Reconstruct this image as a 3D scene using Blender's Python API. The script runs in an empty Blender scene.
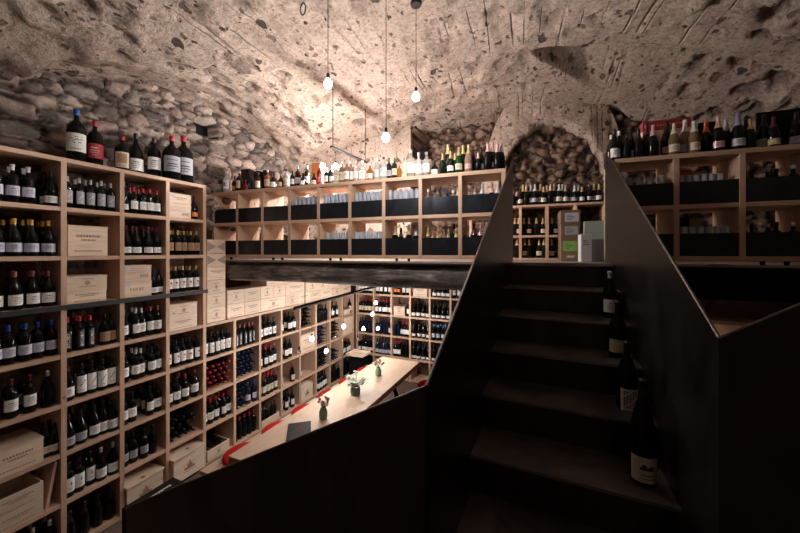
import bpy, bmesh, math, random
from mathutils import Vector, Matrix, noise
random.seed(7)
SC = bpy.context.scene
COL = SC.collection
PI = math.pi
F = 326.0; CX = 400.0; HY = 252.0
EYE = 2.60                       # eye height above the lower floor; everything is laid out from eye level, then lifted
TH_W = math.atan(144.7/F)
ROT = {'W': 0.0, 'S': -math.radians(1.06), 'M': math.radians(3.95)}

def fr(frame, x, y, z=0.0):
    a = ROT[frame]; c, s = math.cos(a), math.sin(a)
    return Vector((x*c-y*s, x*s+y*c, z))
def ray(frame, px):
    th = TH_W - ROT[frame]*1.0
    r = (px-CX)/F
    return (-math.sin(th)+r*math.cos(th), math.cos(th)+r*math.sin(th))
def on_plane_y(frame, px, y):
    a, b = ray(frame, px); return a/b*y
def z_at(frame, px, py, y):
    a, b = ray(frame, px); return -(py-HY)/F*(y/b)
def cam_t(p):
    return p.y*math.cos(TH_W)-p.x*math.sin(TH_W)
def to_px(p):
    t = cam_t(p); return CX+F*(p.x*math.cos(TH_W)+p.y*math.sin(TH_W))/t, HY-F*p.z/t

# ------------------------------------------------------------------ materials
MATS = {}
def newmat(name):
    m = bpy.data.materials.new(name); m.use_nodes = True
    nt = m.node_tree; b = nt.nodes['Principled BSDF']
    MATS[name] = m
    return m, nt, b
def N(nt, typ, **kw):
    n = nt.nodes.new(typ)
    for k, v in kw.items():
        if k.startswith('i_'):
            n.inputs[k[2:].replace('_', ' ')].default_value = v
        else: setattr(n, k, v)
    return n
def simple(name, col, rough=.5, metal=0., spec=.5, emit=None, estr=0., trans=0., coat=0., ior=1.45):
    m, nt, b = newmat(name)
    b.inputs['Base Color'].default_value = (*col, 1)
    b.inputs['Roughness'].default_value = rough
    b.inputs['Metallic'].default_value = metal
    b.inputs['Specular IOR Level'].default_value = spec
    b.inputs['Transmission Weight'].default_value = trans
    b.inputs['Coat Weight'].default_value = coat
    b.inputs['IOR'].default_value = ior
    if emit:
        b.inputs['Emission Color'].default_value = (*emit, 1); b.inputs['Emission Strength'].default_value = estr
    # a little procedural unevenness so that no surface is perfectly flat in tone
    if trans == 0 and not emit:
        tc = N(nt, 'ShaderNodeTexCoord'); no = N(nt, 'ShaderNodeTexNoise', i_Scale=14., i_Detail=3.)
        nt.links.new(tc.outputs['Object'], no.inputs['Vector'])
        mp = N(nt, 'ShaderNodeMapRange'); mp.inputs['To Min'].default_value = max(0, rough-.06); mp.inputs['To Max'].default_value = min(1, rough+.08)
        nt.links.new(no.outputs['Fac'], mp.inputs['Value']); nt.links.new(mp.outputs['Result'], b.inputs['Roughness'])
    return m
def ramp(nt, stops, interp='LINEAR'):
    r = N(nt, 'ShaderNodeValToRGB'); r.color_ramp.interpolation = interp
    el = r.color_ramp.elements
    el[0].position, el[0].color = stops[0][0], (*stops[0][1], 1)
    el[1].position, el[1].color = stops[-1][0], (*stops[-1][1], 1)
    for p, c in stops[1:-1]:
        e = el.new(p); e.color = (*c, 1)
    return r
def g(v): return (v, v, v)
def wood(name, c1, c2, knot=(.16, .08, .045), scale=(1, 1, 1), rough=.55, grain=22., knots=True, rnd=True):
    m, nt, b = newmat(name); L = nt.links
    tc = N(nt, 'ShaderNodeTexCoord'); oi = N(nt, 'ShaderNodeObjectInfo')
    add = N(nt, 'ShaderNodeVectorMath', operation='ADD')
    mul = N(nt, 'ShaderNodeVectorMath', operation='SCALE'); mul.inputs['Scale'].default_value = 9.
    cmb = N(nt, 'ShaderNodeCombineXYZ')
    for k in 'XYZ': L.new(oi.outputs['Random'], cmb.inputs[k])
    L.new(cmb.outputs[0], mul.inputs[0]); L.new(tc.outputs['Object'], add.inputs[0]); L.new(mul.outputs[0], add.inputs[1])
    mp = N(nt, 'ShaderNodeMapping'); mp.inputs['Scale'].default_value = scale
    L.new(add.outputs[0], mp.inputs['Vector'])
    no = N(nt, 'ShaderNodeTexNoise', i_Scale=grain, i_Detail=5., i_Roughness=.62, i_Distortion=.6)
    L.new(mp.outputs[0], no.inputs['Vector'])
    r = ramp(nt, [(.32, c1), (.68, c2)]); L.new(no.outputs['Fac'], r.inputs['Fac'])
    out = r.outputs['Color']
    if knots:
        vo = N(nt, 'ShaderNodeTexVoronoi', i_Scale=5.5, i_Randomness=1.)
        mp2 = N(nt, 'ShaderNodeMapping'); mp2.inputs['Scale'].default_value = tuple(.55+.45*s/max(scale) for s in scale)
        L.new(add.outputs[0], mp2.inputs['Vector']); L.new(mp2.outputs[0], vo.inputs['Vector'])
        kr = ramp(nt, [(.04, g(1)), (.085, g(0))]); L.new(vo.outputs['Distance'], kr.inputs['Fac'])
        mx = N(nt, 'ShaderNodeMixRGB'); L.new(kr.outputs['Color'], mx.inputs['Fac'])
        L.new(out, mx.inputs['Color1']); mx.inputs['Color2'].default_value = (*knot, 1); out = mx.outputs['Color']
    if rnd:
        hs = N(nt, 'ShaderNodeHueSaturation'); mr = N(nt, 'ShaderNodeMapRange')
        mr.inputs['To Min'].default_value = .86; mr.inputs['To Max'].default_value = 1.1
        L.new(oi.outputs['Random'], mr.inputs['Value']); L.new(mr.outputs['Result'], hs.inputs['Value'])
        L.new(out, hs.inputs['Color']); out = hs.outputs['Color']
    L.new(out, b.inputs['Base Color']); b.inputs['Roughness'].default_value = rough
    bp = N(nt, 'ShaderNodeBump', i_Strength=.12, i_Distance=.01); L.new(no.outputs['Fac'], bp.inputs['Height']); L.new(bp.outputs[0], b.inputs['Normal'])
    return m

C1, C2 = (.53, .335, .225), (.67, .45, .32)
wood('larch_y', C1, C2, scale=(12, 1, 12), grain=3.)      # grain along y
wood('larch_x', C1, C2, scale=(1, 12, 12), grain=3.)
wood('larch_z', C1, C2, scale=(12, 12, 1), grain=3.)
wood('crate', (.72, .54, .40), (.86, .68, .53), scale=(1, 1, 9), grain=5.)
wood('table_oak', (.50, .34, .24), (.61, .44, .32), scale=(8, 1, 8), grain=5., knots=False)
wood('table_edge', (.30, .15, .09), (.42, .22, .13), scale=(8, 1, 8), grain=5., knots=False)
wood('bench_oak', (.48, .33, .23), (.59, .42, .31), scale=(8, 1, 8), grain=5., knots=False)
wood('plank_brown', (.22, .11, .06), (.32, .17, .1), scale=(1, 1, 9), grain=5., knots=False)
wood('crate_red', (.25, .02, .02), (.33, .03, .03), scale=(1, 1, 9), grain=5., knots=False)
wood('orange_wood', (.55, .16, .05), (.7, .25, .08), scale=(1, 1, 9), grain=5., knots=False)
wood('cardboard', (.20, .125, .075), (.24, .15, .09), scale=(1, 1, 3), grain=5., knots=False)

def beam_mat():
    m, nt, b = newmat('old_beam'); L = nt.links
    tc = N(nt, 'ShaderNodeTexCoord'); mp = N(nt, 'ShaderNodeMapping'); mp.inputs['Scale'].default_value = (1, 7, 7)
    L.new(tc.outputs['Object'], mp.inputs['Vector'])
    a = N(nt, 'ShaderNodeTexNoise', i_Scale=3., i_Detail=9., i_Roughness=.7, i_Distortion=.8); L.new(mp.outputs[0], a.inputs['Vector'])
    c = N(nt, 'ShaderNodeTexNoise', i_Scale=5., i_Detail=4.); L.new(tc.outputs['Object'], c.inputs['Vector'])
    r = ramp(nt, [(.32, (.03, .025, .023)), (.5, (.17, .14, .13)), (.66, (.46, .39, .35))]); L.new(a.outputs['Fac'], r.inputs['Fac'])
    r2 = ramp(nt, [(.35, g(.5)), (.65, g(1.2))]); L.new(c.outputs['Fac'], r2.inputs['Fac'])
    mx = N(nt, 'ShaderNodeMixRGB', blend_type='MULTIPLY'); mx.inputs['Fac'].default_value = 1; L.new(r.outputs[0], mx.inputs['Color1']); L.new(r2.outputs[0], mx.inputs['Color2'])
    L.new(mx.outputs[0], b.inputs['Base Color']); b.inputs['Roughness'].default_value = .8
    bp = N(nt, 'ShaderNodeBump', i_Strength=.7, i_Distance=.02); L.new(a.outputs['Fac'], bp.inputs['Height']); L.new(bp.outputs[0], b.inputs['Normal'])
beam_mat()

def plaster(name, base1, base2, stone, dens=.30, line=True, bump=1.0):
    m, nt, b = newmat(name); L = nt.links
    tc = N(nt, 'ShaderNodeTexCoord')
    big = N(nt, 'ShaderNodeTexNoise', i_Scale=1.3, i_Detail=4., i_Roughness=.6)
    fine = N(nt, 'ShaderNodeTexNoise', i_Scale=30., i_Detail=6., i_Roughness=.8)
    mid = N(nt, 'ShaderNodeTexNoise', i_Scale=9., i_Detail=4., i_Roughness=.6)
    for n in (big, fine, mid): L.new(tc.outputs['Object'], n.inputs['Vector'])
    r = ramp(nt, [(.3, base1), (.7, base2)]); L.new(big.outputs['Fac'], r.inputs['Fac'])
    fr_ = ramp(nt, [(.36, g(.25)), (.47, g(.85)), (.62, g(1.3))]); L.new(fine.outputs['Fac'], fr_.inputs['Fac'])
    m1 = N(nt, 'ShaderNodeMixRGB', blend_type='MULTIPLY'); m1.inputs['Fac'].default_value = .75
    L.new(r.outputs[0], m1.inputs['Color1']); L.new(fr_.outputs[0], m1.inputs['Color2'])
    # embedded stones: distorted voronoi cells, only some of them
    dis = N(nt, 'ShaderNodeVectorMath', operation='SCALE'); dis.inputs['Scale'].default_value = .11
    L.new(mid.outputs['Color'], dis.inputs[0])
    ad = N(nt, 'ShaderNodeVectorMath', operation='ADD'); L.new(tc.outputs['Object'], ad.inputs[0]); L.new(dis.outputs[0], ad.inputs[1])
    heights = []
    col = m1.outputs[0]
    for sc_, th, dn, rot in ((4.6, .20, dens*.55, .5), (9., .30, dens*1.0, 1.1), (17., .34, dens*1.3, 2.)):
        mp = N(nt, 'ShaderNodeMapping'); mp.inputs['Scale'].default_value = (1.0, .62, 1.0); mp.inputs['Rotation'].default_value = (0, 0, rot)
        L.new(ad.outputs[0], mp.inputs['Vector'])
        v = N(nt, 'ShaderNodeTexVoronoi', i_Scale=sc_); L.new(mp.outputs[0], v.inputs['Vector'])
        sep = N(nt, 'ShaderNodeSeparateColor'); L.new(v.outputs['Color'], sep.inputs[0])
        lt = N(nt, 'ShaderNodeMath', operation='LESS_THAN'); lt.inputs[1].default_value = dn; L.new(sep.outputs[0], lt.inputs[0])
        sz = N(nt, 'ShaderNodeMath', operation='MULTIPLY'); sz.inputs[1].default_value = th; L.new(sep.outputs[1], sz.inputs[0])
        sz2 = N(nt, 'ShaderNodeMath', operation='ADD'); sz2.inputs[1].default_value = .07; L.new(sz.outputs[0], sz2.inputs[0])
        sub = N(nt, 'ShaderNodeMath', operation='SUBTRACT'); L.new(sz2.outputs[0], sub.inputs[0]); L.new(v.outputs['Distance'], sub.inputs[1])
        ss = N(nt, 'ShaderNodeMapRange', interpolation_type='SMOOTHSTEP'); ss.inputs['From Min'].default_value = -.01; ss.inputs['From Max'].default_value = .06
        L.new(sub.outputs[0], ss.inputs['Value'])
        mk = N(nt, 'ShaderNodeMath', operation='MULTIPLY'); L.new(ss.outputs[0], mk.inputs[0]); L.new(lt.outputs[0], mk.inputs[1])
        mx = N(nt, 'ShaderNodeMixRGB'); L.new(mk.outputs[0], mx.inputs['Fac']); L.new(col, mx.inputs['Color1'])
        sr = ramp(nt, [(0., tuple(s*.45 for s in stone)), (1., tuple(min(1, s*1.7) for s in stone))]); L.new(sep.outputs[2], sr.inputs['Fac'])
        L.new(sr.outputs[0], mx.inputs['Color2']); col = mx.outputs[0]
        heights.append(mk.outputs[0])
    h = mid.outputs['Fac']
    hs = N(nt, 'ShaderNodeMath', operation='MULTIPLY'); hs.inputs[1].default_value = 1.; L.new(h, hs.inputs[0]); cur = hs.outputs[0]
    for hh, w in zip(heights, (-.9, -.5, -.25)):
        mm = N(nt, 'ShaderNodeMath', operation='MULTIPLY_ADD'); mm.inputs[1].default_value = w; L.new(hh, mm.inputs[0]); L.new(cur, mm.inputs[2]); cur = mm.outputs[0]
    ff = N(nt, 'ShaderNodeMath', operation='MULTIPLY_ADD'); ff.inputs[1].default_value = .55; L.new(fine.outputs['Fac'], ff.inputs[0]); L.new(cur, ff.inputs[2]); cur = ff.outputs[0]
    if line:
        # marks of the shuttering boards, running along the vault
        mpw = N(nt, 'ShaderNodeMapping'); mpw.inputs['Scale'].default_value = (1, .03, .0)
        L.new(tc.outputs['Object'], mpw.inputs['Vector'])
        w = N(nt, 'ShaderNodeTexVoronoi', i_Scale=4.5, feature='DISTANCE_TO_EDGE'); L.new(mpw.outputs[0], w.inputs['Vector'])
        wr = ramp(nt, [(.0, g(1)), (.03, g(0))]); L.new(w.outputs['Distance'], wr.inputs['Fac'])
        brk = ramp(nt, [(.5, g(0)), (.62, g(1))]); L.new(big.outputs['Fac'], brk.inputs['Fac'])
        ml = N(nt, 'ShaderNodeMath', operation='MULTIPLY'); L.new(wr.outputs[0], ml.inputs[0]); L.new(brk.outputs[0], ml.inputs[1])
        mm = N(nt, 'ShaderNodeMath', operation='MULTIPLY_ADD'); mm.inputs[1].default_value = -.5; L.new(ml.outputs[0], mm.inputs[0]); L.new(cur, mm.inputs[2]); cur = mm.outputs[0]
        mx = N(nt, 'ShaderNodeMixRGB'); m3 = N(nt, 'ShaderNodeMath', operation='MULTIPLY'); m3.inputs[1].default_value = .45
        L.new(ml.outputs[0], m3.inputs[0]); L.new(m3.outputs[0], mx.inputs['Fac']); L.new(col, mx.inputs['Color1']); mx.inputs['Color2'].default_value = (*[s*.8 for s in stone], 1); col = mx.outputs[0]
    pa = N(nt, 'ShaderNodeAttribute', attribute_name='pit'); px_ = N(nt, 'ShaderNodeMixRGB'); pm = N(nt, 'ShaderNodeMath', operation='MULTIPLY'); pm.inputs[1].default_value = .8
    L.new(pa.outputs['Fac'], pm.inputs[0]); L.new(pm.outputs[0], px_.inputs['Fac']); L.new(col, px_.inputs['Color1'])
    pr = ramp(nt, [(.35, tuple(v*.7 for v in stone)), (.65, tuple(v*1.7 for v in stone))]); L.new(fine.outputs['Fac'], pr.inputs['Fac']); L.new(pr.outputs[0], px_.inputs['Color2']); col = px_.outputs[0]
    L.new(col, b.inputs['Base Color']); b.inputs['Roughness'].default_value = .92; b.inputs['Specular IOR Level'].default_value = .15
    bp = N(nt, 'ShaderNodeBump', i_Strength=.8*bump, i_Distance=.035); L.new(cur, bp.inputs['Height']); L.new(bp.outputs[0], b.inputs['Normal'])
    return m
plaster('vault_plaster', (.36, .27, .22), (.50, .385, .32), (.13, .093, .077), dens=.36, bump=1.3)
plaster('lower_plaster', (.20, .12, .09), (.30, .19, .14), (.10, .06, .05), dens=.3, line=False)

def stonemat(name, dark=1., tint=(1, 1, 1)):
    m, nt, b = newmat(name); L = nt.links
    tc = N(nt, 'ShaderNodeTexCoord')
    e = N(nt, 'ShaderNodeAttribute', attribute_name='edge'); rr = N(nt, 'ShaderNodeAttribute', attribute_name='rnd')
    fine = N(nt, 'ShaderNodeTexNoise', i_Scale=26., i_Detail=7., i_Roughness=.7); L.new(tc.outputs['Object'], fine.inputs['Vector'])
    r = ramp(nt, [(0., tuple(dark*v for v in (.12, .095, .085))), (.35, tuple(dark*v for v in (.36, .26, .22))), (.7, tuple(dark*v for v in (.54, .42, .36))), (1., tuple(dark*v for v in (.22, .19, .175)))])
    L.new(rr.outputs['Fac'], r.inputs['Fac'])
    er = ramp(nt, [(.04, (.10, .08, .07)), (.2, (1, 1, 1))]); L.new(e.outputs['Fac'], er.inputs['Fac'])
    m1 = N(nt, 'ShaderNodeMixRGB', blend_type='MULTIPLY'); m1.inputs['Fac'].default_value = .9; L.new(r.outputs[0], m1.inputs['Color1']); L.new(er.outputs[0], m1.inputs['Color2'])
    fr2 = ramp(nt, [(.3, g(.45)), (.7, g(1.35))]); L.new(fine.outputs['Fac'], fr2.inputs['Fac'])
    m2 = N(nt, 'ShaderNodeMixRGB', blend_type='MULTIPLY'); m2.inputs['Fac'].default_value = .7; L.new(m1.outputs[0], m2.inputs['Color1']); L.new(fr2.outputs[0], m2.inputs['Color2'])
    tn = N(nt, 'ShaderNodeMixRGB', blend_type='MULTIPLY'); tn.inputs['Fac'].default_value = 1; L.new(m2.outputs[0], tn.inputs['Color1']); tn.inputs['Color2'].default_value = (*tint, 1)
    L.new(tn.outputs[0], b.inputs['Base Color']); b.inputs['Roughness'].default_value = .85; b.inputs['Specular IOR Level'].default_value = .25
    bp = N(nt, 'ShaderNodeBump', i_Strength=.8, i_Distance=.03); L.new(fine.outputs['Fac'], bp.inputs['Height']); L.new(bp.outputs[0], b.inputs['Normal'])
stonemat('stone'); stonemat('stone_dark', .6, (1., .84, .72))

def steel(name, c, rough, metal=.85, spec=.5, var=.5, c2=None):
    m, nt, b = newmat(name); L = nt.links
    tc = N(nt, 'ShaderNodeTexCoord'); mp = N(nt, 'ShaderNodeMapping'); mp.inputs['Scale'].default_value = (2, 2, 1)
    L.new(tc.outputs['Object'], mp.inputs['Vector'])
    no = N(nt, 'ShaderNodeTexNoise', i_Scale=2.6, i_Detail=5., i_Roughness=.6, i_Distortion=.7); L.new(mp.outputs[0], no.inputs['Vector'])
    r = ramp(nt, [(.3, tuple(v*(1-var*.6) for v in c)), (.7, c2 or tuple(v*(1+var) for v in c))]); L.new(no.outputs['Fac'], r.inputs['Fac']); L.new(r.outputs[0], b.inputs['Base Color'])
    rr = N(nt, 'ShaderNodeMapRange'); rr.inputs['To Min'].default_value = rough-.08; rr.inputs['To Max'].default_value = rough+.12
    L.new(no.outputs['Fac'], rr.inputs['Value']); L.new(rr.outputs[0], b.inputs['Roughness']); b.inputs['Metallic'].default_value = metal
    b.inputs['Specular IOR Level'].default_value = spec
    return m
steel('raw_steel', (.085, .072, .068), .34, .9)
steel('steel_edge', (.17, .135, .12), .45, .9)
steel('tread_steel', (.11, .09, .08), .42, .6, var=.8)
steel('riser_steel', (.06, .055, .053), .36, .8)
steel('panel_steel', (.034, .037, .046), .30, .75, var=.4)
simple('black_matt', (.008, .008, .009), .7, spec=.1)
simple('strip_steel', (.07, .072, .078), .4, .6)
simple('iron', (.03, .026, .024), .5, .6)
simple('floor_tile', (.15, .105, .08), .6)
simple('concrete', (.36, .29, .25), .9)
simple('ceiling_slab', (.30, .24, .2), .9)
simple('red_felt', (.40, .016, .018), .95, spec=.05)
simple('green_ceramic', (.20, .34, .20), .4)
simple('dark_ceramic', (.09, .14, .10), .3)
simple('leaf', (.34, .42, .32), .6)
simple('dry_flower', (.35, .22, .17), .8)
simple('pale_flower', (.62, .45, .42), .8)
simple('stem_brown', (.12, .09, .05), .8)
simple('soil', (.04, .03, .02), .9)
simple('leather_black', (.014, .0135, .014), .6, spec=.2)
simple('bulb_glow', (1, 1, 1), .5, emit=(1, .955, .915), estr=640.)
simple('bulb_glow_small', (1, 1, 1), .5, emit=(1, .955, .915), estr=560.)
simple('bulb_glow_dim', (1, 1, 1), .5, emit=(1, .955, .915), estr=75.)
simple('bulb_glow_strong', (1, 1, 1), .5, emit=(1, .96, .92), estr=3200.)
simple('clear_glass', (.95, .97, 1.), .03, trans=1.)
simple('drink_glass', (.80, .87, 1.), .05, trans=.62, spec=1.0)
simple('paper_white', (.86, .84, .81), .7)
simple('paper_cream', (.70, .62, .48), .7)
simple('paper_grey', (.42, .42, .46), .6)
simple('paper_lilac', (.58, .57, .68), .6)
simple('paper_brown', (.42, .25, .15), .7)
simple('paper_red', (.42, .03, .05), .6)
simple('paper_blue', (.05, .13, .6), .6)
simple('paper_dark', (.05, .048, .055), .5)
simple('paper_orange', (.8, .22, .05), .7)
simple('paper_green', (.27, .50, .12), .7)
simple('paper_yellow', (.55, .5, .2), .7)
simple('mint_card', (.38, .47, .40), .7)
simple('grey_card', (.34, .33, .36), .7)
simple('white_card', (.66, .65, .68), .7)
simple('ink', (.03, .028, .03), .7)
simple('ink_brown', (.33, .20, .13), .8)
simple('ink_white', (.7, .7, .7), .6)
simple('stain', (.36, .27, .21), .8)
def glass(name, c, rough=.05):
    m, nt, b = newmat(name)
    b.inputs['Base Color'].default_value = (*c, 1); b.inputs['Roughness'].default_value = rough
    b.inputs['Specular IOR Level'].default_value = .24
    return m
glass('g_black', (.006, .006, .006)); glass('g_green', (.005, .009, .004)); glass('g_brown', (.03, .012, .004)); glass('g_blue', (.008, .012, .03))
glass('g_amber', (.30, .10, .02)); glass('g_gold', (.17, .12, .06)); glass('g_pink', (.28, .16, .13)); glass('g_pale', (.42, .40, .37)); glass('g_emerald', (.006, .04, .01))
glass('g_red', (.16, .018, .01)); glass('g_wine', (.02, .006, .01))
simple('g_clear', (.9, .93, .93), .04, trans=.85)
for k, c in dict(navy=(.015, .022, .06), red=(.42, .025, .035), pinkred=(.26, .075, .08), gold=(.52, .38, .19), yellow=(.62, .36, .07), blue=(.03, .09, .36), white=(.72, .70, .69), black=(.012, .012, .013),
                 pink=(.74, .42, .42), orange=(.75, .15, .03), lightblue=(.14, .42, .62), silver=(.5, .5, .52), wine=(.10, .015, .03), green=(.03, .12, .03), lav=(.28, .30, .45), cream=(.72, .65, .5), copper=(.6, .3, .15)).items():
    simple('cap_'+k, c, .35, metal=.25 if k in ('gold', 'silver', 'blue', 'pink', 'copper') else 0)

# ------------------------------------------------------------------ mesh helpers
def bm_obj(name, bm, mats, parent=None, loc=None, smooth=False, recalc=True):
    if recalc: bmesh.ops.recalc_face_normals(bm, faces=bm.faces)
    me = bpy.data.meshes.new(name); bm.to_mesh(me); bm.free()
    if smooth:
        for p in me.polygons: p.use_smooth = True
    for m in (mats if isinstance(mats, (list, tuple)) else [mats]): me.materials.append(MATS[m])
    o = bpy.data.objects.new(name, me); COL.objects.link(o)
    if parent: o.parent = parent
    if loc is not None: o.location = loc
    return o
def add_box(bm, x0, x1, y0, y1, z0, z1, mi=0, M=None):
    vs = [bm.verts.new(M @ Vector(p) if M else p) for p in ((x0, y0, z0), (x1, y0, z0), (x1, y1, z0), (x0, y1, z0), (x0, y0, z1), (x1, y0, z1), (x1, y1, z1), (x0, y1, z1))]
    for q in ((3, 2, 1, 0), (4, 5, 6, 7), (0, 1, 5, 4), (1, 2, 6, 5), (2, 3, 7, 6), (3, 0, 4, 7)):
        f = bm.faces.new([vs[i] for i in q]); f.material_index = mi
def bevel_all(bm, w, seg=1):
    bmesh.ops.bevel(bm, geom=bm.edges[:], offset=w, segments=seg, affect='EDGES', profile=.6)
def box_obj(name, x0, x1, y0, y1, z0, z1, mat, parent=None, bev=.002, frame=None):
    cx, cy = (x0+x1)/2, (y0+y1)/2
    bm = bmesh.new(); add_box(bm, x0-cx, x1-cx, y0-cy, y1-cy, 0, z1-z0)
    if bev: bevel_all(bm, bev)
    o = bm_obj(name, bm, mat, parent)
    if frame: o.location = fr(frame, cx, cy, z0); o.rotation_euler.z = ROT[frame]
    else: o.location = (cx, cy, z0)
    return o
def add_lathe(bm, prof, seg=14, mi=0, M=None, a0=0., a1=2*PI, cap=False):
    full = abs(a1-a0-2*PI) < 1e-6
    n = seg if full else seg+1
    rings = []
    for r, z in prof:
        if r < 1e-6: rings.append([bm.verts.new(M @ Vector((0, 0, z)) if M else (0, 0, z))])
        else:
            rings.append([bm.verts.new((M @ Vector((r*math.cos(a0+(a1-a0)*i/seg), r*math.sin(a0+(a1-a0)*i/seg), z))) if M else (r*math.cos(a0+(a1-a0)*i/seg), r*math.sin(a0+(a1-a0)*i/seg), z)) for i in range(n)])
    for A, B in zip(rings, rings[1:]):
        m = n if full else n-1
        for i in range(m):
            j = (i+1) % n
            if len(A) == 1: f = bm.faces.new((A[0], B[j], B[i]))
            elif len(B) == 1: f = bm.faces.new((A[i], A[j], B[0]))
            else: f = bm.faces.new((A[i], A[j], B[j], B[i]))
            f.material_index = mi
def add_tube(bm, pts, r, seg=8, mi=0):
    pts = [Vector(p) for p in pts]; rings = []
    for i, p in enumerate(pts):
        d = (pts[min(i+1, len(pts)-1)]-pts[max(i-1, 0)]).normalized()
        u = d.cross(Vector((0, 0, 1)));
        if u.length < 1e-3: u = d.cross(Vector((1, 0, 0)))
        u.normalize(); v = d.cross(u)
        rr = r[i] if isinstance(r, (list, tuple)) else r
        rings.append([bm.verts.new(p+u*rr*math.cos(2*PI*k/seg)+v*rr*math.sin(2*PI*k/seg)) for k in range(seg)])
    for A, B in zip(rings, rings[1:]):
        for k in range(seg):
            f = bm.faces.new((A[k], A[(k+1) % seg], B[(k+1) % seg], B[k])); f.material_index = mi
    bm.faces.new(rings[0][::-1]).material_index = mi; bm.faces.new(rings[-1]).material_index = mi
def add_prism(bm, poly, axis, c0, c1, mi=0):
    # poly in the two other coordinates; axis 'x' -> (y,z), 'y' -> (x,z), 'z' -> (x,y)
    def P(a, b, c): return {'x': (c, a, b), 'y': (a, c, b), 'z': (a, b, c)}[axis]
    A = [bm.verts.new(P(a, b, c0)) for a, b in poly]; B = [bm.verts.new(P(a, b, c1)) for a, b in poly]
    bm.faces.new(A).material_index = mi; bm.faces.new(B[::-1]).material_index = mi
    n = len(poly)
    for i in range(n):
        f = bm.faces.new((A[i], A[(i+1) % n], B[(i+1) % n], B[i])); f.material_index = mi
def tag(o, label, cat, group=None, kind=None):
    o['label'] = label; o['category'] = cat
    if group: o['group'] = group
    if kind: o['kind'] = kind
    return o
def struct(o, label=None):
    o['kind'] = 'structure'
    if label: o['label'] = label
    return o
def empty(name, loc, rz=0):
    o = bpy.data.objects.new(name, None); COL.objects.link(o); o.location = loc; o.rotation_euler.z = rz; o.empty_display_size = .05
    return o
NUM = ['zero', 'one', 'two', 'three', 'four', 'five', 'six', 'seven', 'eight', 'nine', 'ten', 'eleven', 'twelve', 'thirteen', 'fourteen', 'fifteen', 'sixteen', 'seventeen', 'eighteen', 'nineteen', 'twenty']
ORD = ['', 'first', 'second', 'third', 'fourth', 'fifth', 'sixth', 'seventh', 'eighth', 'ninth', 'tenth', 'eleventh', 'twelfth', 'thirteenth', 'fourteenth', 'fifteenth', 'sixteenth', 'seventeenth', 'eighteenth', 'nineteenth', 'twentieth', 'twenty-first', 'twenty-second', 'twenty-third', 'twenty-fourth']
def nth(i, n):
    if n == 1: return 'only one'
    if i == 0: return 'leftmost'
    if i == n-1: return 'rightmost'
    if n == 3: return 'middle'
    return ORD[i+1]+' from left'

# ------------------------------------------------------------------ camera
cd = bpy.data.cameras.new('camera'); cam = bpy.data.objects.new('camera', cd); COL.objects.link(cam)
cd.sensor_width = 36; cd.lens = F/800*36; cd.shift_y = -(266.5-HY)/800; cd.clip_start = .02; cd.clip_end = 60
cam.rotation_euler = (PI/2, 0, TH_W); SC.camera = cam

# ------------------------------------------------------------------ the setting
FLOOR = -2.60
def fbm(p, sc, oc=4):
    v = 0; a = 1.
    q = Vector(p)*sc
    for _ in range(oc):
        v += a*noise.noise(q); q = q*2.03; a *= .5
    return v
def sstep(a, b, x):
    t = max(0., min(1., (x-a)/(b-a))); return t*t*(3-2*t)
def vault(X, Y):
    u = max(-1., min(1., (X+.60)/3.8))
    z = .50+1.70*math.sqrt(1-u*u)
    # side vault over the stone wall on the left
    v = (Y-3.15)/2.0
    if abs(v) < 1 and X < -1.2: z = max(z, .92+1.02*math.sqrt(1-v*v))
    v = (Y+1.3)/2.0
    if abs(v) < 1 and X < -1.2: z = max(z, .92+.85*math.sqrt(1-v*v))
    # lower side vault at the right, beyond its edge arch
    s = X-(.14+.85*(Y-3.82))
    Yf = 3.80+.06*max(0, X-1.0)**2*1.5
    if Y > Yf-.02 and s > -.05:
        zn = z+.30-.30*(Y-Yf)
        k = sstep(-.05, .10, s)*sstep(Yf-.02, Yf+.05, Y)
        z = z*(1-k)+zn*k
    return z
def build_vault():
    x0, x1, y0, y1, st = -5.0, 3.7, -2.9, 5.75, .030
    nx, ny = int((x1-x0)/st), int((y1-y0)/st)
    bm = bmesh.new(); V = []; PIT = []
    for j in range(ny+1):
        row = []
        for i in range(nx+1):
            pit = 0.
            X, Y = x0+i*st, y0+j*st
            z = vault(X, Y)
            p = Vector((X, Y, z))
            rough = .55+.9*sstep(-1.9, -3.0, X)+.7*sstep(.6, 2.0, X)+.7*sstep(3.7, 4.4, Y)*sstep(.2, .8, X)
            if Y > 3.6 and X > .1: rough = .45+1.1*sstep(1.5, 2.1, X)*sstep(3.9, 4.2, Y)
            d = .045*fbm(p, 1.1, 3)*(1.3 if not (Y > 3.3 and X > 0) else .5) + .022*rough*fbm(p+Vector((5, 3, 1)), 5., 3)
            if rough > .5:
                dd, pp = noise.voronoi(Vector((X*6.2+Y*1.5, Y*3.6-X*1.2, z*6.2))+Vector((9, 9, 9))+Vector((1, 1, 1))*.35*noise.noise(p*3))
                hsh = (math.sin(pp[0].x*12.9+pp[0].y*78.2+pp[0].z*37.7)*43758.5) % 1
                if hsh < .5:
                    k = sstep(.06, .24, dd[1]-dd[0]-.05*noise.noise(p*14)); d += .048*min(1.2, rough)*k*(1 if hsh < .26 else -.7)
                    if hsh < .20 or .26 < hsh < .34: pit = k*min(1, rough)
            row.append(bm.verts.new((X, Y, z+d))); PIT.append(pit)
        V.append(row)
    for j in range(ny):
        for i in range(nx):
            bm.faces.new((V[j][i], V[j+1][i], V[j+1][i+1], V[j][i+1]))
    # the back of the shell, so that it has thickness
    o = bm_obj('ceiling', bm, 'vault_plaster', smooth=True, recalc=False)
    at = o.data.attributes.new('pit', 'FLOAT', 'POINT'); at.data.foreach_set('value', PIT)
    o.rotation_euler.z = ROT['M']; struct(o)
build_vault()

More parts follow.
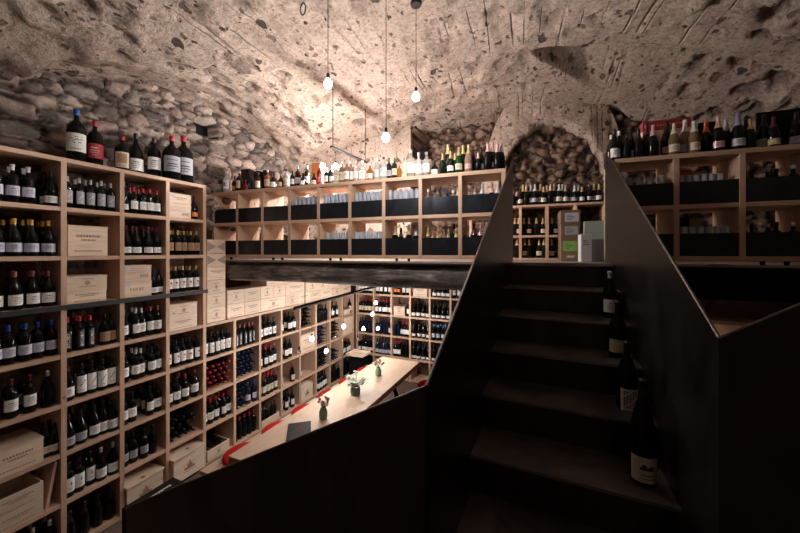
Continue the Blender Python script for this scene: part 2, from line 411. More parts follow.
def stone_sheet(name, frame, axis, c, a0, a1, z0, z1, st, mat, depth_fn=None, stone=(.23, .13), amp=.05, sgn=1, seed=0.):
    """A rubble wall: voronoi stones standing out of their joints. axis 'x': wall x=c, runs in y; sgn = direction out of the wall."""
    na, nz = max(1, int((a1-a0)/st)), max(1, int((z1-z0)/st))
    bm = bmesh.new(); V = []; E = []; R = []
    for j in range(nz+1):
        row = []
        for i in range(na+1):
            a = a0+(a1-a0)*i/na; z = z0+(z1-z0)*j/nz
            w = Vector((noise.noise(Vector((a*3+seed, z*3, 1))), 0, noise.noise(Vector((a*3+seed, z*3, 8)))))*.3
            w += Vector((noise.noise(Vector((a*14+seed, z*14, 1))), 0, noise.noise(Vector((a*14, z*14, 8)))))*(.42 if mat == 'stone_dark' else .2)
            dd, pp = noise.voronoi(Vector((a/stone[0]+seed, 0, z/stone[1]))+w)
            e = dd[1]-dd[0]; hsh = (math.sin(pp[0].x*12.9+pp[0].z*78.2)*43758.5) % 1
            h = amp*(sstep(0, .35, e)*(.55+.6*hsh))+(.055 if mat == 'stone_dark' else .022)*fbm((a+seed, 3, z), 8., 4)+.03*fbm((a+seed, 7, z), 1.4, 2)
            if depth_fn: h -= depth_fn(a, z)
            p = (c+sgn*h, a, z) if axis == 'x' else (a, c+sgn*h, z)
            row.append(bm.verts.new(p)); E.append(e); R.append(hsh)
        V.append(row)
    for j in range(nz):
        for i in range(na):
            bm.faces.new((V[j][i], V[j][i+1], V[j+1][i+1], V[j+1][i]))
    bm.verts.index_update()
    o = bm_obj(name, bm, mat, smooth=True, recalc=False)
    for nm, arr in (('edge', E), ('rnd', R)):
        at = o.data.attributes.new(nm, 'FLOAT', 'POINT'); at.data.foreach_set('value', arr)
    o.rotation_euler.z = ROT[frame]
    return struct(o)
def niche_left(a, z):
    # the small square opening in the left wall
    return .72 if (2.80 < a < 3.10 and 1.56 < z < 1.77) else 0
stone_sheet('wall_left', 'W', 'x', -4.17, .0, 6.6, .3, 2.4, .024, 'stone', niche_left, stone=(.22, .12), amp=.075)
struct(box_obj('wall_left_low', -5.05, -4.95, -3.0, 6.6, FLOOR-.1, 2.4, 'lower_plaster', bev=0))
def end_recess(a, z):
    # dark niche at the left and the walled-up arch in the middle
    d = 0
    u = (a+.98)/.80
    if abs(u) < 1 and z < 1.35+1.3*math.sqrt(1-u*u): d = .55
    return d
stone_sheet('wall_far', 'M', 'y', 5.30, -2.05, 3.7, -.2, 2.6, .028, 'stone_dark', end_recess, stone=(.13, .085), amp=.10, sgn=-1, seed=3.)
o = bm_obj('wall_far_plaster', (lambda b: (add_box(b, -5.0, -1.70, 5.20, 5.30, -.2, 2.6), b)[1])(bmesh.new()), 'vault_plaster'); o.rotation_euler.z = ROT['M']; struct(o)
# arch ring of plaster round the walled-up arch
bm = bmesh.new(); VV = []
for k in range(61):
    a = PI*k/60; row = []
    for q in range(9):
        f = q/8.
        x = .42+(.70+.26*f)*math.cos(a); z = .85+(.98+.75*f)*math.sin(a)
        n_ = .05*fbm((x*1., z*1., 4), 5., 4)
        row.append(bm.verts.new((x+.5*n_*(1-f), 5.05+.10*f+n_, z+n_*(1-f))))
    row.insert(0, bm.verts.new((row[0].co.x, 5.34, row[0].co.z)))
    VV.append(row)
for A, B in zip(VV, VV[1:]):
    for i in range(9): bm.faces.new((A[i], A[i+1], B[i+1], B[i]))
o = bm_obj('trim_1', bm, 'vault_plaster', smooth=True); o.rotation_euler.z = ROT['M']; struct(o)
box = lambda n, *a, **k: struct(box_obj(n, *a, **k))
box('niche_shade_plate', -4.44, -4.36, 2.77, 3.14, 1.52, 1.82, 'black_matt', bev=0)  # black plate added inside the wall opening to stand in for its shade
box('wall_right', 3.25, 3.4, -3.0, 5.8, FLOOR-.1, 2.4, 'lower_plaster', bev=0, frame='M')
box('wall_behind', -4.6, 3.6, -3.0, -2.85, FLOOR-.1, 2.4, 'lower_plaster', bev=0)
box('wall_back_lower', -4.3, 1.2, 6.46, 6.6, FLOOR-.1, -.2, 'lower_plaster', bev=0)
stone_sheet('wall_lower_right', 'M', 'y', 3.95, .5, 3.3, FLOOR, -.2, .04, 'lower_plaster', stone=(.3, .2), amp=.05, sgn=-1, seed=6.)
box('floor', -4.6, 3.6, -3.0, 6.7, FLOOR-.1, FLOOR, 'floor_tile', bev=0)
# mezzanine slab with a dark steel fascia
box('mezzanine_floor', -4.35, 3.25, 3.255, 5.75, -.133, -.114, 'ceiling_slab', bev=0, frame='M')
box('ceiling_lower', -4.35, 3.25, 3.53, 6.9, -.235, -.134, 'ceiling_slab', bev=0, frame='M')
box('trim_2', .78, 3.24, 3.235, 3.258, -.375, -.120, 'black_matt', bev=0, frame='M')
box('trim_3', -3.85, 3.24, 3.23, 3.255, -.118, -.098, 'concrete', bev=0, frame='M')

# the old timber beam below the mezzanine edge
def build_beam():
    bm = bmesh.new(); n = 60; seg = 20; rings = []
    for i in range(n+1):
        X = -3.62+3.5*i/n
        ring = []
        for k in range(seg):
            a = 2*PI*k/seg
            ca, sa = math.cos(a), math.sin(a)
            rr = .122/max(abs(ca)**3+abs(sa)**3, .01)**(1/3.)
            rr *= 1+.05*fbm((X*1.2, ca*1.5, sa*1.5), 1.8, 3)
            ring.append(bm.verts.new((X, rr*ca, rr*sa+.012*math.sin(X*1.7))))
        rings.append(ring)
    for A, B in zip(rings, rings[1:]):
        for k in range(seg): bm.faces.new((A[k], A[(k+1) % seg], B[(k+1) % seg], B[k]))
    bm.faces.new(rings[0]); bm.faces.new(rings[-1])
    o = bm_obj('timber_beam', bm, 'old_beam', smooth=True)
    o.location = fr('M', 0, 3.385, -.260); o.rotation_euler.z = ROT['M']
    tag(o, 'massive old dark timber beam under the long shelf with black fronts', 'beam')
build_beam()
o = box_obj('timber_beam', 1.05, 2.4, 3.60, 3.84, -.86, -.60, 'plank_brown', bev=.03, frame='M')
tag(o, 'dark brown timber beam end low behind the right stair panel', 'beam')

# ------------------------------------------------------------------ bottles
SHAPES = {
 'bordeaux': dict(p=[(0, 0), (.034, 0), (0.0380, .005), (0.0380, .188), (0.0355, .203), (0.0260, .219), (0.0132, .231), (0.0114, .245), (0.0110, .284), (0.0124, .286), (0.0124, .298), (0, .300)], lab=(.055, .145), cap=(.252, .3012), r=.038, cr=.0155),
 'burgundy': dict(p=[(0, 0), (.039, 0), (0.0430, .006), (0.0430, .140), (0.0410, .158), (0.0330, .186), (0.0220, .214), (0.0132, .236), (0.0116, .260), (0.0114, .286), (0.0126, .288), (0.0126, .298), (0, .300)], lab=(.035, .118), cap=(.254, .3012), r=.043, cr=.0160),
 'champagne': dict(p=[(0, 0), (.041, 0), (0.0450, .006), (0.0450, .140), (0.0430, .162), (0.0340, .195), (0.0230, .228), (0.0147, .255), (0.0124, .288), (0.0147, .292), (0.0147, .300), (0.0120, .305), (0.0132, .318), (0, .322)], lab=(.045, .115), cap=(.215, .3232), r=.045, cr=None),
 'hock': dict(p=[(0, 0), (.033, 0), (0.0370, .005), (0.0370, .150), (0.0340, .178), (0.0250, .225), (0.0128, .270), (0.0108, .300), (0.0108, .322), (0.0120, .324), (0.0120, .333), (0, .335)], lab=(.045, .125), cap=(.275, .3362), r=.037, cr=.0150),
 'spirit': dict(p=[(0, 0), (.037, 0), (0.0410, .005), (0.0410, .165), (0.0370, .182), (0.0200, .200), (0.0116, .210), (0.0116, .245), (0.0132, .247), (0.0132, .270), (0, .272)], lab=(.045, .140), cap=(.240, .2732), r=.041, cr=.0168),
 'squat': dict(p=[(0, 0), (.048, 0), (0.0520, .006), (0.0520, .095), (0.0450, .130), (0.0220, .160), (0.0128, .175), (0.0128, .205), (0.0151, .207), (0.0151, .232), (0, .234)], lab=(.03, .095), cap=(.203, .2352), r=.052, cr=.0183),
 'bigmag': dict(p=[(0, 0), (.048, 0), (0.0530, .006), (0.0530, .175), (0.0500, .195), (0.0380, .216), (0.0200, .233), (0.0132, .246), (0.0132, .284), (0.0155, .286), (0.0155, .298), (0, .300)], lab=(.06, .15), cap=(.262, .3012), r=.053, cr=.0162),
 'jeroboam': dict(p=[(0, 0), (.036, 0), (0.0405, .006), (0.0405, .185), (0.0380, .203), (0.0280, .220), (0.0132, .236), (0.0114, .248), (0.0114, .284), (0.0128, .286), (0.0128, .298), (0, .300)], lab=(.06, .15), cap=(.262, .3012), r=.0405, cr=.0162),
}
def prof_r(p, z):
    for (r0, z0), (r1, z1) in zip(p, p[1:]):
        if z0 <= z <= z1 and z1 > z0: return r0+(r1-r0)*(z-z0)/(z1-z0)
    return p[-1][0]
def band(bm, r, z0, z1, a0, a1, seg, mi=0):
    V = []
    for z in (z0, z1): V.append([bm.verts.new((r*math.cos(a0+(a1-a0)*i/seg), r*math.sin(a0+(a1-a0)*i/seg), z)) for i in range(seg+1)])
    for i in range(seg):
        f = bm.faces.new((V[0][i], V[0][i+1], V[1][i+1], V[1][i])); f.material_index = mi
FRONT = -PI/2
def cap_prof(S, z0):
    p = S['p']; out = [(prof_r(p, z0)+.0012, z0)]
    for r, z in p:
        if z > z0+1e-4: out.append((r+.0012 if r > 0 else 0, z+(.001 if z > S['p'][-2][1] else 0)))
    return out
# label designs: (paper, ink, z0 frac, z1 frac, half angle, kind of print)
LAB = {
 'white': ('paper_white', 'ink', 0, 1, 1.25, 'text'), 'whitelow': ('paper_white', 'ink', -.1, .6, 1.3, 'text'), 'lilac': ('paper_lilac', 'ink', 0, .85, 1.35, 'text'),
 'cream': ('paper_cream', 'ink', 0, 1, 1.2, 'text'), 'grey': ('paper_grey', 'ink', 0, .85, 1.3, 'text'), 'brown': ('paper_brown', 'ink', 0, 1.1, 1.3, 'text'),
 'emblem': ('paper_white', 'ink_brown', -.1, 1.25, 1.1, 'emblem'), 'redmark': ('paper_white', 'paper_red', -.1, 1.15, 1.2, 'redmark'), 'script': ('paper_white', 'ink', -.2, 1.5, 1.2, 'script'),
 'bluestar': ('paper_white', 'paper_blue', 0, 1.2, 1.3, 'star'), 'blackstar': ('paper_white', 'ink', 0, 1.2, 1.3, 'star'), 'redlabel': ('paper_red', 'paper_cream', -.1, .95, 1.5, 'text'),
 'silver': ('paper_grey', 'paper_white', -.1, 1.25, .9, 'script'), 'orange': ('paper_orange', 'paper_white', 0, .7, 1.2, 'text'), 'portrait': ('paper_cream', 'paper_brown', -.4, 1.05, .95, 'portrait'),
 'blackwhite': ('paper_dark', 'paper_white', 0, 1.1, 1.0, 'redmark'), 'vert': ('paper_dark', 'paper_white', -.3, 1.4, .55, 'vert'), 'slant': ('paper_white', 'ink', -.3, .35, 1.3, 'none'), 'plate': ('paper_cream', 'ink', -.38, .62, 1.3, 'house'),
 'drawing': ('paper_white', 'ink', 0, 1.1, 1.25, 'drawing'), 'shield': ('paper_grey', 'paper_dark', -.1, 1.05, 1.0, 'shield'), 'pinkoval': ('cap_pink', 'ink', 0, .75, .9, 'text'), 'gothic': ('paper_white', 'ink', -.6, .75, .9, 'weave'), 'greenlow': ('paper_yellow', 'paper_white', -.1, .75, 1.3, 'text'),
 'none': None,
}
def label_mesh(shape, lab, lod):
    S = SHAPES[shape]; L = LAB[lab]; r = S['r']+.0009
    a, b = S['lab']; h = b-a; z0, z1 = a+h*L[2], a+h*L[3]; ha = L[4]; H = z1-z0
    if shape in ('burgundy', 'champagne', 'squat'): z1 = min(z1, S['lab'][1]+.022); H = z1-z0
    bm = bmesh.new(); band(bm, r, z0, z1, FRONT-ha, FRONT+ha, 8 if lod == 0 else 5)
    rng = random.Random(shape+lab)
    if lod == 0:
        ri = r+.0006
        def dash(a0, a1, f0, f1, mi=1): band(bm, ri, z0+H*f0, z0+H*f1, FRONT+a0, FRONT+a1, max(1, int((a1-a0)/.25)), mi)
        k = L[5]
        def words_(f, hw, hh):
            x = -hw
            while x < hw:
                w = rng.uniform(.06, .16); dash(x, min(hw, x+w), f, f+hh); x += w+.045
        if k == 'text': words_(.66, .42, .09); words_(.5, .6, .045); words_(.36, .5, .04); words_(.2, .3, .04)
        elif k == 'emblem': dash(-.16, .16, .5, .68); dash(-.08, .08, .42, .74); words_(.25, .45, .05); words_(.15, .3, .04)
        elif k == 'redmark': dash(-.35, .3, .55, .68); dash(-.2, .4, .48, .56); words_(.28, .5, .05)
        elif k == 'script':
            for i in range(7): dash(-.5+.15*i, -.36+.15*i, .35+.05*i+.04*(i % 2), .42+.05*i+.04*(i % 2))
            words_(.15, .4, .04)
        elif k == 'star':
            for i in range(5): dash(-.55+.1*i, .55-.1*i, .3+.04*i, .34+.04*i); dash(-.1-.09*(4-i), .1+.09*(4-i), .62-.04*i, .66-.04*i)
        elif k == 'portrait': dash(-.6, .6, .28, .88); words_(.1, .55, .07)
        elif k == 'vert':
            for i in range(9): dash(-.2+.05*(i % 2), .3-.05*(i % 3), .08+.09*i, .14+.09*i)
        elif k == 'house': dash(-.55, .45, .5, .62); dash(-.4, -.1, .62, .72); dash(.1, .4, .62, .68); words_(.28, .5, .05); words_(.15, .6, .04)
        elif k == 'drawing':
            for i in range(9):
                aa = -.7+.16*i; f = .55+.12*math.sin(i*1.7); dash(aa, aa+.14, f, f+.05); dash(aa, aa+.1, f+.15, f+.19)
            words_(.12, .5, .05)
        elif k == 'shield': words_(.72, .55, .06); dash(-.5, .5, .45, .52); words_(.3, .6, .08); words_(.15, .4, .05)
        elif k == 'weave':
            for i in range(8):
                for j in range(5):
                    if (i*3+j*2) % 5 != 0: dash(-.62+.25*j, -.62+.25*j+rng.uniform(.12, .2), .26+.085*i, .31+.085*i)
            words_(.1, .5, .05)
    me_mats = [L[0], L[1]]
    return bm, me_mats
MESHC = {}
def bmesh_to(name, bm, mats):
    me = bpy.data.meshes.new(name); bmesh.ops.recalc_face_normals(bm, faces=bm.faces); bm.to_mesh(me); bm.free()
    for p in me.polygons: p.use_smooth = True
    for m in mats: me.materials.append(MATS[m])
    return me
def get_mesh(part, shape, a, lod=0, cf=None):
    key = (part, shape, a, lod, cf)
    if key in MESHC: return MESHC[key]
    S = SHAPES[shape]; bm = bmesh.new(); seg = 16 if lod == 0 else 9
    if part == 'body':
        add_lathe(bm, S['p'], seg); me = bmesh_to('bottle_glass', bm, [a])
    elif part == 'capsule':
        add_lathe(bm, cap_prof(S, cf), seg); me = bmesh_to('capsule', bm, ['cap_'+a])
    else:
        bm.free(); bm, mats = label_mesh(shape, a, lod); me = bmesh_to('paper_label', bm, mats)
        for p in me.polygons: p.use_smooth = False
    MESHC[key] = me; return me
CAPLEN = {}
BOT = []
CAPW = dict(navy='navy-capped', red='red-capped', pinkred='dull-red-capped', gold='gold-capped', yellow='yellow-capped', blue='blue-capped', white='white-capped', black='black-capped', pink='pink-capped', orange='orange-capped',
            lightblue='light-blue-capped', silver='silver-capped', wine='dark-red-capped', green='green-capped', lav='lavender-capped', cream='cream-capped', copper='copper-capped')
def bottle(p, rz, shape='bordeaux', glass_='g_black', cap='black', lab='white', sc=1., lie=False, label='', group=None, capz=None, name='wine_bottle', tilt=0., force=False, cat='bottle'):
    BOT.append(dict(p=Vector(p), rz=rz, shape=shape, glass=glass_, cap=cap, lab=lab, sc=sc, lie=lie, label=label, group=group, capz=capz, name=name, tilt=tilt, force=force, cat=cat))

# ------------------------------------------------------------------ racks
RACKS = {
 # O: world origin of the along axis, a: along, d: into the rack, rz: turn of things that face out of it
 'L': dict(O=Vector((-3.75, 1.379, 0)), a=Vector((0, 1, 0)), d=Vector((-1, 0, 0)), rz=PI/2, name='low'),
 'B': dict(O=Vector((-3.70, 6.03, 0)), a=Vector((1, 0, 0)), d=Vector((0, 1, 0)), rz=0, name='back'),
}
P = .42; T = .038
Z0R = .80-.036       # underside level reference: top of shelf k = .80-.42k
def zrow(k): return .805-.42*k
def rack(rk, name, label, cat, n0, n1, k0, k1, steel_row=None, pitch=P, depth=.36, first=True):
    R = RACKS[rk]
    e = empty(name, R['O']+R['a']*(n0*pitch)+Vector((0, 0, FLOOR)), R['rz'])
    tag(e, label, cat)
    zt, zb = zrow(k0), zrow(k1)
    Ltot = (n1-n0)*pitch
    for n in range(n0, n1+1):
        if n == n0 and not first: continue
        x = (n-n0)*pitch
        bm = bmesh.new(); add_box(bm, -T/2, T/2, .002 if 0 else 0, depth, 0, zt-.036-FLOOR); bevel_all(bm, .0015)
        bm_obj('upright', bm, 'larch_z', e, (x, -.0, 0))
    for k in range(k0, k1+1):
        bm = bmesh.new()
        x0 = -T/2 if first else T/2+.001
        if k == k0: add_box(bm, x0, Ltot+T/2, -.001, depth+.002, -.036, 0)
        else: add_box(bm, x0, Ltot+T/2-.002, .003, depth-.002, -.036, 0)
        bevel_all(bm, .0012)
        bm_obj('shelf_board', bm, 'larch_x', e, (0, 0, zrow(k)-FLOOR))
    if steel_row is not None:
        bm = bmesh.new(); add_box(bm, -T/2, Ltot+T/2+.015, -.014, -.001, -.042, 0); bevel_all(bm, .001)
        bm_obj('steel_strip', bm, 'strip_steel', e, (0, 0, zrow(steel_row)-FLOOR+.001))['label'] = 'dark grey steel strip'
    return e
rack('L', 'wine_rack', 'tall pale wooden cube rack full of bottles at the left', 'wine rack', -2, 3, 0, 8, steel_row=3)
rack('L', 'wine_rack', 'long low pale wooden cube rack along left wall, below stacked crates', 'wine rack', 3, 11, 4, 8, first=False)
rack('B', 'wine_rack', 'pale wooden cube rack on lower back wall behind the table', 'wine rack', 0, 8, 3, 8, pitch=.4135)

def cellpos(rk, c, k, s, dep, pitch=P):
    """c: cell column index (from post c to c+1), k: row under board k, s: metres from the left post centre, dep: metres behind the front"""
    R = RACKS[rk]
    return R['O']+R['a']*(c*pitch+s)+R['d']*dep+Vector((0, 0, zrow(k+1)+.0008))
def colname(rk, c, k):
    if rk == 'L':
        if c < 3: return 'tall rack column %s, row %s' % (NUM[c+2], NUM[k+1])
        return 'low rack column %s, row %s' % (NUM[c-2], NUM[k-3])
    return 'back rack column %s, row %s' % (NUM[c+1], NUM[k-2])
SHN = dict(bigmag='magnum', bordeaux='bottle', burgundy='sloping bottle', champagne='sparkling bottle', hock='slender bottle', spirit='spirit bottle', squat='squat bottle', jeroboam='magnum')
def stand(rk, c, k, n, deep=2, s0=.06, s1=.36, shape='bordeaux', gl='g_black', cap='black', lab='white', d0=.07, dd=.095, sc=1., lab2=None, caps=None):
    pitch = .4135 if rk == 'B' else P
    R = RACKS[rk]
    for q in range(deep):
        for i in range(n):
            s = (s0+s1)/2 if n == 1 else s0+(s1-s0)*i/(n-1)
            j = random.uniform(-.006, .006)
            p = cellpos(rk, c, k, s+j+(.012 if q % 2 else 0)*(1 if i < n-1 else 0), d0+dd*q+random.uniform(-.014, .012), pitch)
            cp = caps[i % len(caps)] if caps else cap
            lb = lab2 if (lab2 and q > 0) else lab
            adj = CAPW[cp]
            where = ['in front', 'second deep', 'third deep', 'fourth deep'][q]
            lbl = '%s %s, %s %s, %s' % (adj, SHN[shape], nth(i, n), where, colname(rk, c, k))
            bottle(p, R['rz']+random.uniform(-.25, .25), shape, gl, cp, lb, sc*random.uniform(.985, 1.01), label=lbl, group='bottles in %s' % colname(rk, c, k).replace(',', ''))
def lying(rk, c, k, cap='red', gl='g_black', cols=4, rows=5, r=.04, s0=.06):
    pitch = .4135 if rk == 'B' else P
    R = RACKS[rk]
    for j in range(rows):
        n = cols - (j % 2)
        for i in range(n):
            s = s0+(i+.5*(j % 2))*(2*r+.002)+.0
            z = .001+r+j*(2*r*.87)
            p = cellpos(rk, c, k, s, .33-random.uniform(0, .03), pitch)+Vector((0, 0, z))
            lbl = '%s bottle lying, %s in layer %s, %s' % (CAPW[cap], nth(i, n).replace('from left', ''), NUM[j+1], colname(rk, c, k))
            lbl = ' '.join(lbl.replace(' ,', ',').split())
            bottle(p, R['rz'], 'bordeaux', gl, cap, 'none', 1., lie=True, label=lbl, group='lying bottles in %s' % colname(rk, c, k).replace(',', ''))

# ------------------------------------------------------------------ crates
def crate(p, rz, w, d, h, label, group=None, loose=False, lid=True, open_=False, mark='text', parent_mat='crate', sticker=False, closed_lines=1, name='wine_crate', tilt=None, bottles_in=0):
    """p: world point of the middle of the front bottom edge; -y local is the front"""
    t = .012
    bm = bmesh.new()
    lidh = .016 if lid else 0
    zt = h-lidh
    if open_:
        add_box(bm, -w/2, w/2, 0, t, 0, zt); add_box(bm, -w/2, w/2, d-t, d, 0, zt)
        add_box(bm, -w/2, -w/2+t, t, d-t, 0, zt); add_box(bm, w/2-t, w/2, t, d-t, 0, zt); add_box(bm, -w/2+t, w/2-t, t, d-t, 0, t)
    else:
        add_box(bm, -w/2, w/2, 0, d, 0, zt)
    bevel_all(bm, .0015)
    o = bm_obj(name, bm, parent_mat)
    o.location = p; o.rotation_euler.z = rz
    tag(o, label, 'crate', group)
    if lid:
        bm = bmesh.new(); add_box(bm, -w/2-.003, w/2+.003, -.003, d+.002, 0, lidh); bevel_all(bm, .002)
        q = bm_obj('lid', bm, parent_mat, o, (0, -.012 if loose else 0, zt+(.006 if loose else 0)))
        if loose: q.rotation_euler = (0, 0, math.radians(2.5)); q.scale = (1.05, 1.03, 1.25)
    if mark:
        bm = bmesh.new(); rng = random.Random(label)
        y = -.0012
        def dashes(cx, hw, z, hh):
            x = cx-hw
            while x < cx+hw:
                ww = rng.uniform(.006, .016); add_box(bm, x, min(cx+hw, x+ww), y, .0005, z, z+hh); x += ww+.005
        if mark == 'text':
            dashes(0, w*.30, h*.62, h*.07); dashes(0, w*.18, h*.5, h*.05); dashes(0, w*.34, h*.14, h*.04)
        elif mark == 'emblem':
            for q in range(6):
                hw = w*.05*math.sin((q+1)*PI/7)+w*.02; add_box(bm, -hw, hw, y, .0005, h*(.35+.05*q), h*(.385+.05*q))
            dashes(0, w*.2, h*.22, h*.05); dashes(0, w*.16, h*.75, h*.05)
        elif mark == 'castle':
            add_box(bm, -w*.17, w*.17, y, .0005, h*.34, h*.44); add_box(bm, -w*.08, w*.09, y, .0005, h*.44, h*.55); add_box(bm, -w*.02, w*.03, y, .0005, h*.55, h*.68); add_box(bm, -w*.2, w*.2, y, .0005, h*.26, h*.28)
            for q in range(7): add_box(bm, -w*.2+q*w*.06, -w*.17+q*w*.06, y, .0005, h*(.5+.04*(q % 3)), h*(.53+.04*(q % 3)))
        elif mark == 'bigtext':
            for q in range(5):
                x = w*(-.30+.11*q); add_box(bm, x, x+w*.02, y, .0005, h*.42, h*.60); add_box(bm, x, x+w*.07, y, .0005, h*.42, h*.45); add_box(bm, x+w*.05, x+w*.07, y, .0005, h*.42, h*.60) if q % 2 else add_box(bm, x, x+w*.07, y, .0005, h*.57, h*.60)
        elif mark == 'frame':
            for (a, b_, c_, e_) in ((.08, .38, .22, .25), (.08, .38, .42, .45), (.08, .10, .22, .45), (.36, .38, .22, .45)): add_box(bm, w*a, w*b_, y, .0005, h*c_, h*e_)
            dashes(w*.23, w*.11, h*.29, h*.09)
            for q in range(3): dashes(-w*.1, w*.35, h*(.55+.12*q), h*.02)
        elif mark == 'diamond':
            for sx in (-1, 1):
                add_prism(bm, [(sx*w*.48, h*.15), (sx*w*.48, h*.85), (sx*w*.02, h*.5)] if sx > 0 else [(sx*w*.48, h*.85), (sx*w*.48, h*.15), (sx*w*.02, h*.5)], 'y', y, .0005)
        m = 'stain' if mark == 'diamond' else 'ink_brown'
        bm_obj('printed_mark', bm, m, o)
    if sticker:
        bm = bmesh.new(); add_box(bm, -w*.46, -w*.28, -.0016, .0004, h*.70, h*.88); bm_obj('paper_sticker', bm, 'paper_lilac', o)['label'] = 'pale lilac paper sticker'
    return o
def crate_in(rk, c, k, s0, s1, h, lift=0, dep=.012, d=.33, **kw):
    pitch = .4135 if rk == 'B' else P
    return crate(cellpos(rk, c, k, (s0+s1)/2, dep, pitch)+Vector((0, 0, lift)), RACKS[rk]['rz'], s1-s0, d, h, **kw)

# ---------------- tall rack; columns -1..2, rows 0..7
S = stand
# column one (partly out of the picture)
S('L', -2, 1, 4, 2); S('L', -2, 3, 4, 2, cap='red'); S('L', -2, 5, 4, 1)
S('L', -1, 0, 3, 2, .06, .235, cap='white', lab='lilac'); S('L', -1, 0, 1, 3, .36, .36, cap='black', lab='whitelow', shape='burgundy')
S('L', -1, 1, 4, 3, .06, .345, shape='burgundy', cap='yellow', lab='lilac', dd=.09)
S('L', -1, 2, 4, 2, .06, .35, shape='burgundy', cap='pinkred', lab='white')
S('L', -1, 3, 5, 2, .05, .37, cap='blue', lab='lilac', dd=.085)
S('L', -1, 4, 3, 2, .04, .24, cap='wine', lab='white'); S('L', -1, 4, 1, 1, .34, .34, shape='burgundy', cap='silver', lab='none')
crate_in('L', -1, 5, .022, .30, .20, d=.34, label='large wooden wine crate with small square stamp, tall rack column one, row six', mark='text')
S('L', -1, 5, 2, 2, .335, .385, shape='champagne', gl='g_green', cap='black', lab='cream', sc=.82, dd=.1)
crate_in('L', -1, 6, .022, .30, .12, label='wooden wine crate under the open crate, tall rack column one', lid=False, mark='text')
crate_in('L', -1, 6, .022, .30, .135, lift=.121, label='open wooden crate on top of another, tall rack column one', lid=False, open_=True, mark='text')
b = box_obj('loose_board', -.14, .14, -.010, .010, 0, .36, 'larch_z', bev=.002)
b.location = cellpos('L', -1, 6, .322, .16)+Vector((0, 0, .003)); b.rotation_euler = (math.radians(-13), 0, 0); b.rotation_euler = (math.radians(-9), 0, 0)
tag(b, 'loose wooden board leaning beside the open crate in the tall rack', 'board')
S('L', -1, 7, 4, 2, .06, .36, cap='white', lab='none')
# column two
S('L', 0, 0, 5, 2, .05, .36, shape='bordeaux', cap='silver', lab='silver', sc=.93)
crate_in('L', 0, 1, .03, .31, .27, label='pale wooden wine crate with two printed lines, tall rack column two, row two', mark='text')
crate_in('L', 0, 2, .025, .30, .115, label='lower of two thin wooden crates, tall rack column two, row three', mark='text')
crate_in('L', 0, 2, .02, .305, .125, lift=.116, label='upper of two thin wooden crates, tall rack column two, row three', mark='emblem')
S('L', 0, 3, 3, 3, .055, .20, cap='red', lab='vert', dd=.09); S('L', 0, 3, 2, 1, .31, .365, shape='burgundy', cap='black', lab='brown', sc=.97)
S('L', 0, 4, 1, 1, .05, .05, shape='burgundy', cap='wine', lab='white'); S('L', 0, 4, 4, 2, .15, .365, cap='black', lab='script', sc=.98)
S('L', 0, 5, 2, 3, .055, .135, shape='burgundy', cap='black', lab='grey'); S('L', 0, 5, 3, 2, .235, .37, shape='burgundy', cap='black', lab='white')
S('L', 0, 6, 3, 2, .05, .205, cap='black', lab='emblem'); S('L', 0, 6, 2, 1, .285, .37, shape='burgundy', cap='silver', lab='white')
S('L', 0, 7, 4, 2, .06, .36, shape='champagne', cap='black', lab='none', sc=.9)
# column three
S('L', 1, 0, 1, 1, .05, .05, shape='hock', cap='black', lab='whitelow', sc=.95); S('L', 1, 0, 4, 2, .14, .345, cap='red', lab='white', sc=.93)
S('L', 1, 1, 4, 2, .055, .35, shape='burgundy', cap='wine', lab='whitelow')
crate_in('L', 1, 2, .025, .265, .155, label='lower of two crates with large letters, tall rack column three, row three', mark='bigtext', sticker=True)
crate_in('L', 1, 2, .025, .262, .165, lift=.156, label='upper of two crates with framed print, tall rack column three, row three', mark='frame', sticker=True)
S('L', 1, 2, 2, 1, .31, .368, shape='burgundy', cap='black', lab='whitelow', sc=.95)
S('L', 1, 3, 1, 1, .045, .045, cap='lav', lab='white'); S('L', 1, 3, 2, 2, .15, .20, cap='silver', lab='white'); S('L', 1, 3, 2, 2, .29, .345, cap='pinkred', lab='white')
S('L', 1, 4, 1, 1, .045, .045, cap='pinkred', lab='white'); S('L', 1, 4, 2, 2, .15, .20, cap='silver', lab='white'); S('L', 1, 4, 2, 2, .29, .355, cap='black', lab='white')
S('L', 1, 5, 2, 2, .045, .12, cap='black', lab='white'); S('L', 1, 5, 2, 3, .27, .36, cap='black', lab='white')
S('L', 1, 6, 3, 2, .05, .22, cap='black', lab='grey'); S('L', 1, 6, 1, 1, .31, .31, cap='black', lab='none')
crate_in('L', 1, 7, .03, .36, .24, dep=-.02, label='wooden crate with loose lid and castle print, tall rack column three, bottom row', mark='castle', loose=True)
# column four
crate_in('L', 2, 0, .022, .262, .135, label='lower of two crates with framed stamp, tall rack column four, top row', mark='frame')
crate_in('L', 2, 0, .022, .262, .135, lift=.136, label='upper of two crates with stickers, tall rack column four, top row', mark='text', sticker=True)
S('L', 2, 0, 1, 1, .335, .335, shape='burgundy', cap='black', lab='orange', sc=.95)
S('L', 2, 1, 5, 2, .07, .36, cap='gold', lab='brown', sc=.93)
S('L', 2, 2, 5, 2, .05, .36, cap='gold', lab='redmark', sc=.97, lab2='white')
crate_in('L', 2, 3, .025, .335, .14, label='lower of two pale crates, tall rack column four, row four', mark='text')
crate_in('L', 2, 3, .025, .335, .15, lift=.141, label='upper of two pale crates with crest, tall rack column four, row four', mark='emblem')
S('L', 2, 4, 5, 2, .045, .36, cap='black', lab='redmark')
S('L', 2, 5, 3, 2, .045, .22, caps=['black', 'black', 'red'], cap='black', lab='white'); S('L', 2, 5, 1, 2, .33, .33, shape='jeroboam', cap='pinkred', lab='white', sc=1.05)
lying('L', 2, 6, cap='black', cols=4, rows=4)
